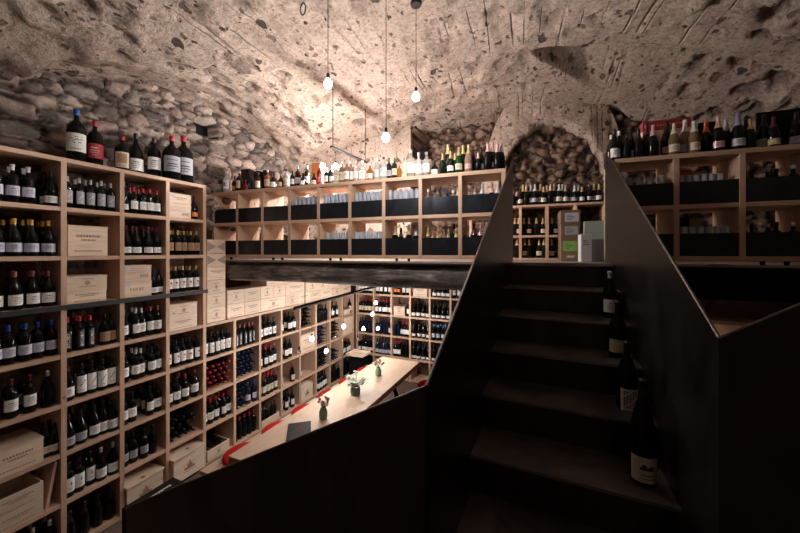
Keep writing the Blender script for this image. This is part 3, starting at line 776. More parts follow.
crate_in('L', 2, 7, .03, .385, .27, dep=-.05, label='wooden crate with raised lid and castle print, tall rack column four, bottom row', mark='castle', loose=True)

# ---------------- long low rack; columns 3..10, rows 4..7
S('L', 3, 4, 5, 2, .05, .355, cap='black', lab='emblem'); lying('L', 3, 5, cap='red', cols=5, rows=5, r=.036, s0=.055); S('L', 3, 6, 5, 2, .045, .37, cap='red', lab='white', dd=.085)
crate_in('L', 3, 7, .03, .33, .13, dep=-.01, label='open white crate of dark bottles, first column of the low rack, bottom row', mark='emblem', lid=False, open_=True)
for i in range(5): bottle(cellpos('L', 3, 7, .07+.055*i, .30)+Vector((0, 0, .10+.045*(i % 2))), PI/2, 'burgundy', 'g_black', 'black', 'none', 1, lie=True, label='dark bottle lying in the open white crate, %s' % nth(i, 5), group='bottles in the open white crate')
S('L', 4, 4, 5, 2, .05, .355, shape='bordeaux', cap='pinkred', lab='vert'); lying('L', 4, 5, cap='navy', gl='g_blue', cols=5, rows=6, r=.035, s0=.055)
lying('L', 4, 6, cap='black', gl='g_blue', cols=3, rows=5, r=.036, s0=.055); S('L', 4, 6, 2, 1, .27, .37, shape='bordeaux', gl='g_blue', cap='blue', lab='lilac')
S('L', 4, 7, 5, 2, .05, .36, cap='red', lab='none')
S('L', 5, 4, 1, 2, .06, .06, cap='blue', lab='bluestar'); S('L', 5, 4, 3, 2, .15, .31, cap='black', lab='blackstar'); S('L', 5, 5, 4, 2, .05, .34, cap='red', lab='white'); S('L', 5, 6, 5, 2, .045, .36, cap='red', lab='cream', shape='bordeaux')
crate_in('L', 5, 7, .03, .37, .09, dep=.0, label='shallow white box of bottle tops, low rack column three, bottom row', mark=None, lid=False, open_=True)
S('L', 5, 7, 5, 1, .06, .34, cap='black', lab='none', sc=.9)
S('L', 6, 4, 1, 2, .05, .05, cap='black', lab='white'); S('L', 6, 4, 2, 2, .23, .33, cap='black', lab='white'); S('L', 6, 5, 3, 2, .05, .25, cap='black', lab='white'); S('L', 6, 6, 1, 1, .04, .04, cap='black', lab='white'); S('L', 6, 6, 1, 1, .31, .31, cap='red', lab='cream', shape='burgundy')
S('L', 6, 7, 3, 2, .05, .3, cap='black', lab='white')
lying('L', 7, 4, cap='black', cols=4, rows=5, r=.036)
crate_in('L', 7, 5, .025, .395, .30, label='large blond wooden panel crate, low rack column five, second row', mark='text')
S('L', 7, 6, 1, 2, .05, .05, shape='burgundy', cap='black', lab='cream')
crate_in('L', 7, 7, .04, .34, .26, label='wooden crate with papers on top, low rack column five, bottom row', mark='castle', sticker=True)
S('L', 8, 4, 5, 2, .05, .36, cap='black', lab='none'); lying('L', 8, 5, cap='navy', gl='g_blue', cols=4, rows=5, r=.036); lying('L', 8, 6, cap='black', cols=5, rows=6, r=.035, s0=.055); S('L', 8, 7, 5, 2, .05, .36, cap='black', lab='white')
S('L', 9, 4, 3, 2, .05, .3, cap='black', lab='white'); lying('L', 9, 5, cap='black', cols=4, rows=5, r=.036); lying('L', 9, 6, cap='navy', gl='g_blue', cols=4, rows=3, r=.036); S('L', 9, 7, 4, 2, .06, .34, cap='black', lab='none')
crate_in('L', 10, 4, .03, .3, .10, label='low wooden crate under red-capped bottles, last column of the low rack', mark=None)
S('L', 10, 4, 1, 1, .35, .35, cap='black', lab='white')
crate_in('L', 10, 5, .03, .39, .36, label='tall blond wooden crate, last column of the low rack, second row', mark=None)
S('L', 10, 6, 4, 2, .06, .34, cap='red', lab='white'); S('L', 10, 7, 4, 2, .06, .34, cap='black', lab='none')

# ---------------- back wall rack; columns 0..7, rows 3..7
S('B', 0, 4, 5, 2, .05, .36, cap='red', lab='cream'); S('B', 0, 5, 5, 2, .05, .36, cap='black', lab='none', gl='g_blue'); S('B', 0, 6, 5, 2, .05, .36, cap='black', lab='whitelow'); S('B', 0, 7, 5, 2, .05, .36, cap='black', lab='none')
S('B', 0, 3, 5, 1, .05, .36, cap='red', lab='white'); S('B', 1, 3, 4, 1, .05, .36, cap='black', lab='white')
S('B', 1, 4, 5, 2, .05, .36, cap='red', lab='white'); S('B', 1, 5, 4, 2, .05, .3, cap='black', lab='none', gl='g_blue'); S('B', 1, 5, 1, 1, .37, .37, cap='red', lab='cream'); S('B', 1, 6, 5, 2, .05, .36, cap='black', lab='grey', gl='g_blue', shape='burgundy'); S('B', 1, 7, 4, 1, .05, .36, cap='black', lab='none')
S('B', 2, 3, 2, 1, .06, .14, cap='orange', lab='orange'); S('B', 2, 3, 2, 1, .25, .34, cap='black', lab='white')
crate_in('B', 2, 4, .05, .29, .19, label='small wooden crate with crest, back rack column three, second row', mark='emblem'); S('B', 2, 4, 1, 2, .36, .36, cap='pinkred', lab='white')
S('B', 2, 5, 2, 2, .06, .14, cap='black', lab='none', gl='g_blue'); S('B', 2, 5, 3, 2, .22, .36, cap='red', lab='white'); S('B', 2, 6, 3, 2, .06, .15, cap='red', lab='white'); S('B', 2, 6, 3, 2, .22, .36, cap='black', lab='none')
crate_in('B', 3, 3, .06, .36, .20, label='wooden crate just under the beam, back rack column four, top row', mark='text')
S('B', 3, 4, 4, 2, .06, .35, shape='burgundy', gl='g_black', cap='black', lab='whitelow'); S('B', 3, 5, 4, 2, .06, .36, shape='hock', cap='black', lab='whitelow', sc=.95); S('B', 3, 6, 4, 2, .06, .36, shape='champagne', cap='black', lab='slant')
S('B', 4, 3, 4, 2, .08, .36, shape='burgundy', cap='black', lab='whitelow'); S('B', 4, 4, 4, 2, .06, .36, shape='champagne', cap='black', lab='slant'); S('B', 4, 5, 4, 2, .06, .36, cap='lightblue', lab='lilac'); S('B', 4, 6, 4, 2, .06, .36, shape='champagne', cap='black', lab='slant')
for c in (5, 6):
    for k in (3, 4, 5): S('B', c, k, 4, 1, .06, .36, cap='black', lab='white')
e = empty('tray_stand', (-3.33, 5.50, FLOOR)); tag(e, 'dark stand with a pale rimmed tray in the far corner by the racks', 'stand')
bm = bmesh.new(); add_box(bm, -.14, .14, -.12, .12, 0, .60); bevel_all(bm, .004); bm_obj('body', bm, 'black_matt', e)
bm = bmesh.new(); add_box(bm, -.19, .19, -.16, .16, .601, .612); add_box(bm, -.19, .19, -.16, -.148, .612, .64); add_box(bm, -.19, .19, .148, .16, .612, .64); add_box(bm, -.19, -.178, -.148, .148, .612, .64); add_box(bm, .178, .19, -.148, .148, .612, .64)
bm_obj('tray', bm, 'crate', e)

# ---------------- crates stacked on the low rack
zc = zrow(4)+.001
hts = [.185, .17, .17, .17, .16, .175]; z = zc
RL = RACKS['L']
for i, h in enumerate(hts):
    crate(RL['O']+RL['a']*(1.26+.055+.115)+RL['d']*.02+Vector((0, 0, z)), PI/2, .25, .33, h-.003, 'crate %s from the bottom of the tall crate stack beside the beam' % ORD[i+1], 'crates in the tall stack', lid=False, mark='emblem' if i < 3 else ('text' if i == 3 else 'diamond')); z += h
def crow(y0, y1, ws, z, h, rowword):
    y = y0; i = 0; n = len(ws)
    for w in ws:
        crate(RL['O']+Vector((0, 0, 0))+RL['a']*(y-1.379+w/2)+RL['d']*(.02+random.uniform(0, .006))+Vector((0, 0, z)), PI/2, w-.004, .33, h-.003, 'pale wooden crate, %s in %s crate row on the low rack' % (nth(i, n), rowword), 'crates on the low rack', lid=False, mark=random.choice(['text', 'emblem', None])); y += w; i += 1
crow(2.965, 6.0, [.27, .27, .50, .30, .30, .30, .33, .35, .33], zc, .185, 'bottom')
crow(2.965, 6.0, [.27, .27, .25, .25, .50, .31, .31, .32, .40], zc+.186, .185, 'middle')
crow(3.62, 6.0, [.33, .33, .50, .33, .33, .50], zc+.372, .17, 'upper')

# ------------------------------------------------------------------ bar shelves on the mezzanine edge
def bar_shelf(name, label, x0, n, skip_last=False, ycm=3.31, pitch=P, zt=.81, rows=((-.07, -.034), (.354, .390), (.772, .810)), depth=.38, panels=True, feet=True, base=-.114):
    e = empty(name, fr('M', x0, ycm, base), ROT['M']); tag(e, label, 'shelf')
    for i in range(n+1):
        bm = bmesh.new(); add_box(bm, -T/2, T/2, 0, depth, rows[0][0]-base+.002, rows[-1][0]-base); bevel_all(bm, .0015)
        bm_obj('upright', bm, 'larch_z', e, (i*pitch, 0, 0))
    for (a, b) in rows:
        bm = bmesh.new(); add_box(bm, -T/2, n*pitch+T/2, .002 if a != rows[-1][0] else -.001, depth+.001, a-base, b-base); bevel_all(bm, .0012)
        bm_obj('shelf_board', bm, 'larch_x', e)
    if panels:
        for i in range(n):
            for (a, b) in rows[:-1]:
                bm = bmesh.new(); add_box(bm, i*pitch+T/2+.001, (i+1)*pitch-T/2-.001, .004, .010, b-base, b-base+.185)
                bm_obj('black_front_panel', bm, 'panel_steel', e)['label'] = 'dark steel front plate'
    if feet:
        for i in (0.5, 2.5, 4.5, 6.5, n-.3):
            if i < n:
                for dx in (-.07, .07):
                    bm = bmesh.new(); add_box(bm, i*pitch+dx-.010, i*pitch+dx+.010, .03, .055, 0, rows[0][0]-base+.002); bm_obj('foot', bm, 'black_matt', e)
    return e
XM0 = -1.1833*3.31
bar_shelf('bar_shelf', 'long wooden shelf with black steel fronts on the mezzanine edge, left of stairs', XM0, 9)
bar_shelf('bar_shelf', 'wooden shelf with black steel fronts at the right of the stairs', .807, 5)
# closed wooden backs of the first cells
XS5 = on_plane_y('M', 519.5, 5.0)-.0
xs = [on_plane_y('M', p, 4.95) for p in (520.4, 547.2, 575.7)]
pit = (xs[2]-xs[0])/2
bz = [z_at('M', 548, y, 4.95) for y in (204, 235, 254.5)]
bar_shelf('bottle_shelf', 'wooden shelf of sparkling wine bottles seen at the head of the stairs', xs[0]-pit*2, 6, ycm=4.95, pitch=pit, rows=((-.113, -.085), (bz[1]-.03, bz[1]), (bz[0]-.03, bz[0])), depth=.26, panels=False, feet=False, base=-.114)

# things on the shelf tops, placed by where the photo shows them along the shelf
GRPM = 'bottles on top of the long bar shelf'
def top_bottle(px, ytop, shape='spirit', gl='g_brown', cap='black', lab='white', desc='dark spirit bottle', dep=.10, group=GRPM, where='on top of the long bar shelf', z=.811, yc=3.31, n=None, capz=None, name='liquor_bottle', ybase=None, wpx=None, cat='bottle'):
    Y = yc+dep
    X = on_plane_y('M', px, Y); H = SHAPES[shape]['p'][-1][1]
    zt = z_at('M', px, ytop, Y)
    sc = (zt-z)/H
    sc = max(.6, min(1.75, sc))
    bottle(fr('M', X, Y, z), ROT['M']+random.uniform(-.4, .4), shape, gl, cap, lab, sc, label='%s %s' % (desc, where), group=group, capz=capz, name=name, force=True, cat=cat)
T1 = [ # px, y of the top, shape, glass, cap, label, description
 (219.6, 176, 'spirit', 'g_brown', 'black', 'brown', 'brown whisky bottle, leftmost'), (226.9, 171, 'spirit', 'g_pale', 'white', 'bluestar', 'pale bottle with blue and white label'), (234.8, 176, 'spirit', 'g_brown', 'black', 'orange', 'slim brown bottle beside the pale one'),
 (239.5, 171, 'spirit', 'g_brown', 'silver', 'cream', 'brown bottle with cream label, third brown'), (245.5, 180, 'squat', 'g_red', 'black', 'none', 'short red bottle before the dark gift boxes'), (250.6, 176, 'spirit', 'g_blue', 'black', 'blackwhite', 'dark blue bottle right of the first gift box'),
 (258, 172, 'spirit', 'g_brown', 'black', 'cream', 'cream-labelled bottle in front of the gift boxes'), (267.6, 170, 'spirit', 'g_amber', 'silver', 'cream', 'amber bottle right of the gift boxes'), (273.9, 172, 'squat', 'g_brown', 'black', 'white', 'squat brown bottle with white label'),
 (281, 174, 'squat', 'g_brown', 'copper', 'cream', 'squat brown bottle with copper stopper'), (286.3, 169, 'spirit', 'g_pale', 'black', 'cream', 'pale bottle with black stopper'), (292.5, 170.5, 'bordeaux', 'g_black', 'black', 'white', 'black bottle with white label, left of blue-topped one'),
 (297.9, 165.5, 'bordeaux', 'g_brown', 'lightblue', 'lilac', 'brown bottle with light blue cap, left one'), (303.2, 173, 'squat', 'g_black', 'black', 'white', 'squat black bottle between two blue-capped ones'), (307.2, 165.5, 'bordeaux', 'g_brown', 'lightblue', 'white', 'brown bottle with light blue cap, right one'),
 (314, 173, 'squat', 'g_black', 'black', 'cream', 'squat dark bottle before the orange box'), (319.8, 164.5, 'bordeaux', 'g_red', 'white', 'redlabel', 'red bottle with red label before the orange box'), (326.3, 168, 'spirit', 'g_black', 'black', 'white', 'dark bottle right of the orange box'),
 (330.7, 166, 'bordeaux', 'g_blue', 'blue', 'grey', 'dark blue bottle right of the orange box'), (336.5, 166.5, 'bordeaux', 'g_pale', 'silver', 'cream', 'clear bottle with pale yellow label'), (341.8, 161.5, 'spirit', 'g_gold', 'white', 'cream', 'clear bottle of yellow liquor'),
 (347, 161, 'spirit', 'g_pink', 'silver', 'white', 'pinkish bottle, left of a pair'), (350.8, 161, 'spirit', 'g_pink', 'white', 'white', 'pinkish bottle, right of a pair'), (356, 160, 'bordeaux', 'g_clear', 'white', 'white', 'clear bottle in front of the bright lamp'),
 (362.5, 160, 'spirit', 'g_clear', 'white', 'white', 'clear bottle right of the lamp'), (370, 163.5, 'squat', 'g_amber', 'silver', 'white', 'squat amber bottle'), (377, 158, 'bordeaux', 'g_pale', 'white', 'white', 'tall pale bottle with white label'),
 (383.6, 157, 'spirit', 'g_pale', 'black', 'white', 'white-labelled clear bottle with black cap'), (389, 158, 'bordeaux', 'g_black', 'black', 'grey', 'slim dark bottle beside the green one'), (394.5, 158, 'bordeaux', 'g_green', 'green', 'cream', 'dark green bottle with cream label'),
 (399.3, 164, 'spirit', 'g_amber', 'copper', 'none', 'glowing amber bottle left of the crate'),
 (411, 150, 'spirit', 'g_clear', 'silver', 'white', 'clear bottle before the crate, left of three'), (418.7, 152.5, 'spirit', 'g_pale', 'silver', 'white', 'clear bottle before the crate, middle of three'), (426.5, 152, 'spirit', 'g_clear', 'silver', 'white', 'clear bottle before the crate, right of three'),
 (434.8, 160, 'squat', 'g_black', 'black', 'white', 'dark squat bottle right of the crate'), (442.5, 153, 'champagne', 'g_green', 'gold', 'none', 'small gold-foiled champagne bottle, leftmost'), (448.2, 144, 'champagne', 'g_green', 'gold', 'none', 'tall gold-foiled champagne bottle behind'),
 (450.5, 151, 'champagne', 'g_green', 'gold', 'white', 'gold-foiled champagne bottle with white label'), (455.2, 153, 'champagne', 'g_green', 'gold', 'none', 'gold-foiled bottle left of the emerald one'), (458.8, 147, 'champagne', 'g_emerald', 'gold', 'cream', 'emerald green gold-foiled champagne bottle'),
 (463.2, 144.7, 'champagne', 'g_green', 'gold', 'none', 'gold-foiled bottle right of the emerald one'), (468.6, 144.5, 'champagne', 'g_pink', 'gold', 'pinkoval', 'gold-foiled rosé champagne bottle'), (473, 149, 'champagne', 'g_black', 'black', 'none', 'dark sparkling bottle with black foil'),
 (478.2, 152, 'champagne', 'g_black', 'pink', 'none', 'sparkling bottle with pink foil, smallest'), (481, 147, 'champagne', 'g_black', 'black', 'grey', 'dark sparkling bottle with grey label'), (487.8, 142.5, 'champagne', 'g_black', 'pink', 'none', 'pink-foiled sparkling bottle, left of a tall pair'),
 (492.4, 142.5, 'champagne', 'g_black', 'pink', 'pinkoval', 'pink-foiled sparkling bottle with pink label'), (497.4, 143.5, 'champagne', 'g_black', 'pink', 'none', 'pink-foiled sparkling bottle near the stair panel'), (501, 143, 'champagne', 'g_black', 'silver', 'none', 'grey-foiled sparkling bottle at the shelf end')]
for i, (px, yt, sh, gl, cp, lb, ds) in enumerate(T1):
    top_bottle(px, yt, sh, gl, cp, lb, ds, dep=.09 if i % 2 else .13, capz=None)
T2 = [(611.2, 135, 'burgundy', 'g_black', 'white', 'cream', 'white-capped bottle, leftmost'), (614.3, 129.5, 'burgundy', 'g_black', 'black', 'white', 'black bottle with white label beside leftmost'), (619.2, 131, 'burgundy', 'g_black', 'white', 'none', 'dark bottle with white cap, second white cap'),
 (626.7, 134, 'burgundy', 'g_black', 'black', 'none', 'plain dark bottle left of lilac-labelled one'), (630.8, 129, 'champagne', 'g_black', 'black', 'lilac', 'dark bottle with lilac label'), (638.7, 129, 'champagne', 'g_black', 'black', 'none', 'black bottle left of the red crate'),
 (646.5, 123, 'champagne', 'g_black', 'wine', 'none', 'dark sparkling bottle before the red crate edge'), (653, 124.8, 'champagne', 'g_black', 'pink', 'none', 'pink-foiled bottle before the red crate'), (666.8, 121, 'champagne', 'g_black', 'black', 'pinkoval', 'black magnum with pink oval label'),
 (674, 123, 'champagne', 'g_gold', 'cream', 'cream', 'blond bottle with cream foil'), (685, 119.5, 'champagne', 'g_pink', 'white', 'lilac', 'pinkish bottle with white foil'), (694, 120.7, 'champagne', 'g_gold', 'white', 'cream', 'yellowish bottle with white foil'),
 (706, 121, 'champagne', 'g_black', 'orange', 'none', 'sparkling bottle with orange foil'), (718.2, 115.8, 'champagne', 'g_black', 'pink', 'pinkoval', 'large bottle with pink foil'), (725.8, 119.5, 'champagne', 'g_black', 'silver', 'none', 'bottle with grey foil'),
 (737.9, 113, 'champagne', 'g_black', 'lav', 'lilac', 'large bottle with blue-grey foil'), (746.2, 115.8, 'burgundy', 'g_black', 'black', 'none', 'black bottle right of the blue-foiled one'), (750, 119, 'champagne', 'g_green', 'gold', 'none', 'gold-foiled bottle half hidden'),
 (763.6, 114.4, 'champagne', 'g_black', 'black', 'lilac', 'black bottle with wide silvery label'), (773.5, 116.5, 'champagne', 'g_black', 'wine', 'greenlow', 'dark bottle with yellow label'), (796, 111.7, 'champagne', 'g_black', 'black', 'lilac', 'large black bottle at the right picture edge')]
for i, (px, yt, sh, gl, cp, lb, ds) in enumerate(T2):
    top_bottle(px, yt, sh, gl, cp, lb, ds, dep=.12 if i % 2 else .18, group='bottles on the right shelf top', where='on the right shelf top', name='sparkling_wine_bottle')
T3 = [513.8, 516.8, 520.3, 523.2, 526.4, 531.2, 535, 540.5, 543.6, 547, 550.5, 554, 559, 562.3, 565.5, 571, 574.5, 578.5, 582, 586, 589.5, 594, 599]
T3C = ['wine', 'pink', 'black', 'gold', 'gold', 'silver', 'white', 'gold', 'gold', 'gold', 'pink', 'gold', 'white', 'silver', 'gold', 'black', 'white', 'silver', 'gold', 'black', 'black', 'gold', 'gold']
for i, px in enumerate(T3):
    top_bottle(px, 185+random.uniform(-1.5, 1.5)+(5 if i < 3 else 0), 'champagne', 'g_black', T3C[i], random.choice(['white', 'none', 'cream', 'grey']), '%s sparkling bottle, %s,' % (T3C[i], nth(i, len(T3)).replace(' from left', ' from the left')), dep=.07+.06*(i % 2), z=bz[0]+.001, yc=4.95, group='sparkling bottles behind the stair head', where='on the shelf beyond the stair head', name='sparkling_wine_bottle')
for row, (zz, yt, pxs, cps) in enumerate([(bz[1]+.001, 217, [515, 518.5, 524, 529, 536.3, 542.8, 551.8, 555.5], ['copper', 'gold', 'silver', 'gold', 'gold', 'gold', 'gold', 'black']), (-.084, 238, [516.8, 524.5, 529, 539.3, 543.8, 551.5], ['pink', 'gold', 'pink', 'gold', 'gold', 'gold'])]):
    for i, px in enumerate(pxs):
        top_bottle(px, yt+1, 'champagne', 'g_black', cps[i], 'cream' if i % 2 else 'none', '%s-foiled bottle, %s' % (cps[i], nth(i, len(pxs))), dep=.08, z=zz, yc=4.95, group='bottles inside the stair head shelf, row %s' % NUM[row+1], where='in %s cells beyond stairs' % (['middle', 'bottom'][row]), name='sparkling_wine_bottle')
for i, px in enumerate((588, 594.5, 600.5)):
    top_bottle(px, 219, 'champagne', 'g_black', 'black', 'none', 'dark bottle behind the mint box, %s' % nth(i, 3), dep=.08, z=bz[1]+.001, yc=4.95, group='bottles behind the mint box', where='beyond stairs', name='sparkling_wine_bottle')
# magnums on the tall rack
def rack_top(px, ytop, shape, gl, cap, lab, lbl, dep=.16, name='magnum_bottle', rz=PI/2-.45, wide=1.):
    # plane x = -(3.75+dep)
    a, b = ray('W', px); x = -(3.75+dep); t = x/a; y = b*t
    z = .806; H = SHAPES[shape]['p'][-1][1]; zt = -(ytop-HY)/F*t
    bottle(Vector((x, y, z)), rz, shape, gl, cap, lab, (zt-z)/H, label=lbl, group='big bottles on the tall rack', name=name, force=True)
rack_top(76.5, 109, 'jeroboam', 'g_black', 'blue', 'drawing', 'large black bottle with blue cap and drawing label on the tall rack')
rack_top(95, 121, 'jeroboam', 'g_black', 'red', 'redlabel', 'large black bottle with red label on the tall rack')
rack_top(122.3, 136, 'bigmag', 'g_black', 'red', 'portrait', 'magnum with portrait label and red cap on the tall rack', dep=.11)
rack_top(136, 133.5, 'burgundy', 'g_black', 'black', 'white', 'plain black sloping magnum with small white label on the tall rack', dep=.24)
rack_top(154.2, 138, 'jeroboam', 'g_black', 'wine', 'white', 'magnum with square white label and dark red cap on the tall rack')
rack_top(171.8, 136, 'bigmag', 'g_black', 'red', 'shield', 'large magnum with silver engraved shield, left of a pair', dep=.08)
rack_top(183.6, 136, 'bigmag', 'g_black', 'red', 'shield', 'large magnum with silver engraved shield, right of a pair', dep=.17)

# boxes among the bottles on the shelf tops
def mbox(name, px0, px1, y0, y1, dep, depth, mat, label, cat='box', z=.811, yc=3.31, group=None, bev=.002):
    Y = yc+dep; X0, X1 = on_plane_y('M', px0, Y), on_plane_y('M', px1, Y)
    zt = z_at('M', (px0+px1)/2, y0, Y)
    o = box_obj(name, X0, X1, Y, Y+depth, z, zt, mat, bev=bev, frame='M')
    return tag(o, label, cat, group)
mbox('gift_box', 241, 248.6, 169, 0, .20, .1, 'g_wine', 'dark burgundy gift box, left of the row on the bar shelf')
mbox('gift_box', 253.5, 259.5, 171, 0, .20, .1, 'g_wine', 'dark gift box behind the cream-labelled bottle on the bar shelf')
mbox('gift_box', 262.5, 267.5, 170, 0, .22, .1, 'g_wine', 'dark gift box left of the amber bottle on the bar shelf')
mbox('gift_box', 311.5, 321, 162.5, 0, .22, .1, 'orange_wood', 'orange wooden box glowing behind the red bottle on the bar shelf')
mbox('wine_crate', 403.5, 431, 160.5, 0, .19, .12, 'crate', 'pale wooden crate behind three clear bottles on the bar shelf', cat='crate')
o = mbox('wine_crate', 642.5, 690, 127, 0, .29, .07, 'larch_x', 'wooden crate with red top band on the right shelf top', cat='crate')
X0, X1 = on_plane_y('M', 642, 3.6), on_plane_y('M', 690.5, 3.6)
bm = bmesh.new(); w = (X1-X0)/2
zt = z_at('M', 666, 127, 3.6)-.811; add_box(bm, -w, w, -.045, .04, zt-.02, zt+.065)
bevel_all(bm, .003); q = bm_obj('red_lid', bm, 'crate_red', o); q['label'] = 'dark red lid edge'
bm = bmesh.new(); 
for i in range(11): add_box(bm, -.12+.024*i, -.105+.024*i, -.0465, -.044, zt+.015, zt+.027)
bm_obj('printed_mark', bm, 'copper' if 0 else 'paper_brown', o)
o = mbox('slate_board', 757, 806, 110, 0, .32, .02, 'black_matt', 'dark slate board leaning behind bottles at the far right', cat='board')
mbox('slate_board', 699, 716, 122, 0, .33, .02, 'black_matt', 'small dark board behind the orange-foiled bottle', cat='board')

# boxes on the mezzanine floor at the head of the stairs
def fbox(name, px0, px1, ytop, zb, Y, depth, mat, label, cat='box'):
    X0, X1 = on_plane_y('M', px0, Y), on_plane_y('M', px1, Y); zt = z_at('M', (px0+px1)/2, ytop, Y)
    return tag(box_obj(name, X0, X1, Y, Y+depth, zb, zt, mat, bev=.003, frame='M'), label, cat), X1-X0, zt-zb
FB = -.1135
o, w, h = fbox('cardboard_box', 561, 580, 238.5, FB, 4.45, .3, 'cardboard', 'brown cardboard box with green sticker, bottom of the stack by stair head')
def sticker(o, w, h, x0, x1, z0, z1, mat, nm='paper_sticker', y=-.15, ink=True):
    bm = bmesh.new(); add_box(bm, w*x0, w*x1, y-.0015, y+.001, h*z0, h*z1)
    if ink:
        for k in range(4): add_box(bm, w*(x0+(x1-x0)*.12), w*(x0+(x1-x0)*(.5+.1*(k % 3))), y-.0025, y-.001, h*(z0+(z1-z0)*(.2+.17*k)), h*(z0+(z1-z0)*(.25+.17*k)), 1)
    q = bm_obj(nm, bm, [mat, 'ink'], o); return q
sticker(o, w, h, -.38, .34, .45, .88, 'paper_green')['label'] = 'bright green sticker'
bm = bmesh.new()
for i in range(6): add_box(bm, w*(-.2+.07*i), w*(-.15+.07*i), -.1515, -.149, h*.16, h*(.24+.03*(i % 2)))
bm_obj('printed_mark', bm, 'ink_white', o)
zt1 = FB+h+.001
o, w, h = fbox('cardboard_box', 561, 580, 223.8, zt1, 4.45, .3, 'cardboard', 'brown cardboard box with white label, middle of the stack by stair head'); sticker(o, w, h, -.3, .4, .25, .82, 'paper_grey')
zt2 = zt1+h+.001
o, w, h = fbox('cardboard_box', 560.5, 580.5, 210, zt2, 4.45, .3, 'cardboard', 'brown cardboard box with lilac label, top of the stack by stair head'); sticker(o, w, h, -.28, .42, .15, .8, 'paper_lilac')
o, w, h = fbox('carton', 590.5, 606, 239, FB, 4.38, .25, 'grey_card', 'grey carton under the mint one at the stair head'); zt3 = FB+h+.001
o, w, h = fbox('carton', 584, 606, 221, zt3, 4.42, .25, 'mint_card', 'pale mint green carton on top of the grey one at stair head')
o, w, h = fbox('carton', 581, 591.8, 234, FB, 4.15, .2, 'white_card', 'small white carton standing in front of the mint one')
bm = bmesh.new()
for k in range(3): add_box(bm, -w*.3, w*(.05+.1*k), -.1015, -.099, h*(.75-.07*k), h*(.77-.07*k))
bm_obj('printed_mark', bm, 'ink', o)

# glasses and bottle necks inside the bar shelves
def glass_meshes():
    bm = bmesh.new()
    add_lathe(bm, [(0, 0), (.028, 0), (.029, .003), (.006, .006), (.004, .02), (.004, .10), (.010, .115), (.020, .15), (.0225, .20), (.020, .29), (.0188, .29), (.021, .20), (.0185, .152), (0, .118)], 12)
    a = bmesh_to('wine_glass', bm, ['drink_glass'])
    bm = bmesh.new(); add_lathe(bm, [(0, 0), (.018, 0), (.020, .003), (.0215, .215), (.0202, .215), (.018, .008), (0, .008)], 12)
    b = bmesh_to('tumbler', bm, ['drink_glass'])
    return a, b
GW, GT = glass_meshes()
def glasses(x0, i, row, n, kind, shelfname, sc=1., s0=.06, s1=.37, dark=False, deep=2):
    zf = (-.034, .390)[row]+.001
    for q in range(deep):
        for k in range(n):
            s = s0+(s1-s0)*k/max(1, n-1)+(.018 if q else 0)*(1 if k < n-1 else -.5)
            o = bpy.data.objects.new('drinking_glass', GW if kind == 'w' else GT); COL.objects.link(o)
            o.location = fr('M', x0+i*P+s, 3.31+.055+.085*q, zf); o.scale = (sc, sc, sc)
            if kind == 'i': o.rotation_euler = (PI, 0, 0); o.location.z += .235*sc
            w = ['front', 'rear'][q]
            tag(o, '%s, %s in %s line, %s %s cell %s' % ('tall tumbler' if kind == 't' else 'stemmed glass', nth(k, n), w, shelfname, ['lower', 'upper'][row], NUM[i+1]), 'glass', 'glasses in the %s, %s cell %s' % (shelfname, ['lower', 'upper'][row], NUM[i+1]))
for i, n in ((3, 6), (4, 7), (5, 7), (6, 6)): glasses(XM0, i, 1, n, 't' if i in (3,) else 'w', 'bar shelf', sc=1.0 if i != 3 else 1.3)
glasses(XM0, 4, 0, 5, 't', 'bar shelf', 1.22, .1, deep=1); glasses(XM0, 5, 0, 6, 't', 'bar shelf', 1.22, deep=1)
for i, n in ((1, 6),): glasses(.807, i, 1, n, 't', 'right shelf', 1.13, .05, .3, deep=1)
for i, n in ((1, 6),): glasses(.807, i, 0, n, 't', 'right shelf', 1.13, .07, .34, deep=1)
glasses(.807, 0, 1, 4, 't', 'right shelf', 1.2, .1, .33, deep=1)
def necks(x0, i, row, items, nm, deep=.10):
    zf = (-.034, .390)[row]+.001
    n = len(items)
    for k, (s, sh, gl, cp, sc) in enumerate(items):
        bottle(fr('M', x0+i*P+s, 3.31+deep+.05*(k % 2), zf), ROT['M'], sh, gl, cp, 'none', sc, label='%s %s behind black front, %s, %s %s cell %s' % (CAPW[cp], SHN[sh].split()[-1], nth(k, n), nm, ['lower', 'upper'][row], NUM[i+1]), group='bottles in the %s, %s cell %s' % (nm, ['lower', 'upper'][row], NUM[i+1]))
necks(XM0, 2, 0, [(.27, 'squat', 'g_red', 'copper', .95), (.32, 'squat', 'g_red', 'copper', .95), (.37, 'squat', 'g_red', 'copper', .95)], 'bar shelf')
necks(XM0, 3, 0, [(.32, 'squat', 'g_brown', 'copper', .95), (.37, 'squat', 'g_brown', 'black', .95)], 'bar shelf')
necks(XM0, 6, 0, [(.10, 'champagne', 'g_black', 'gold', 1.04), (.15, 'champagne', 'g_black', 'black', .95), (.26, 'champagne', 'g_black', 'gold', 1.04), (.33, 'champagne', 'g_black', 'silver', 1.)], 'bar shelf')
necks(XM0, 7, 1, [(.06, 'spirit', 'g_clear', 'silver', 1.05), (.12, 'spirit', 'g_clear', 'black', 1.05), (.19, 'champagne', 'g_black', 'black', .92), (.26, 'bordeaux', 'g_blue', 'blue', .95), (.33, 'spirit', 'g_clear', 'white', .95), (.37, 'champagne', 'g_green', 'gold', .93)], 'bar shelf')
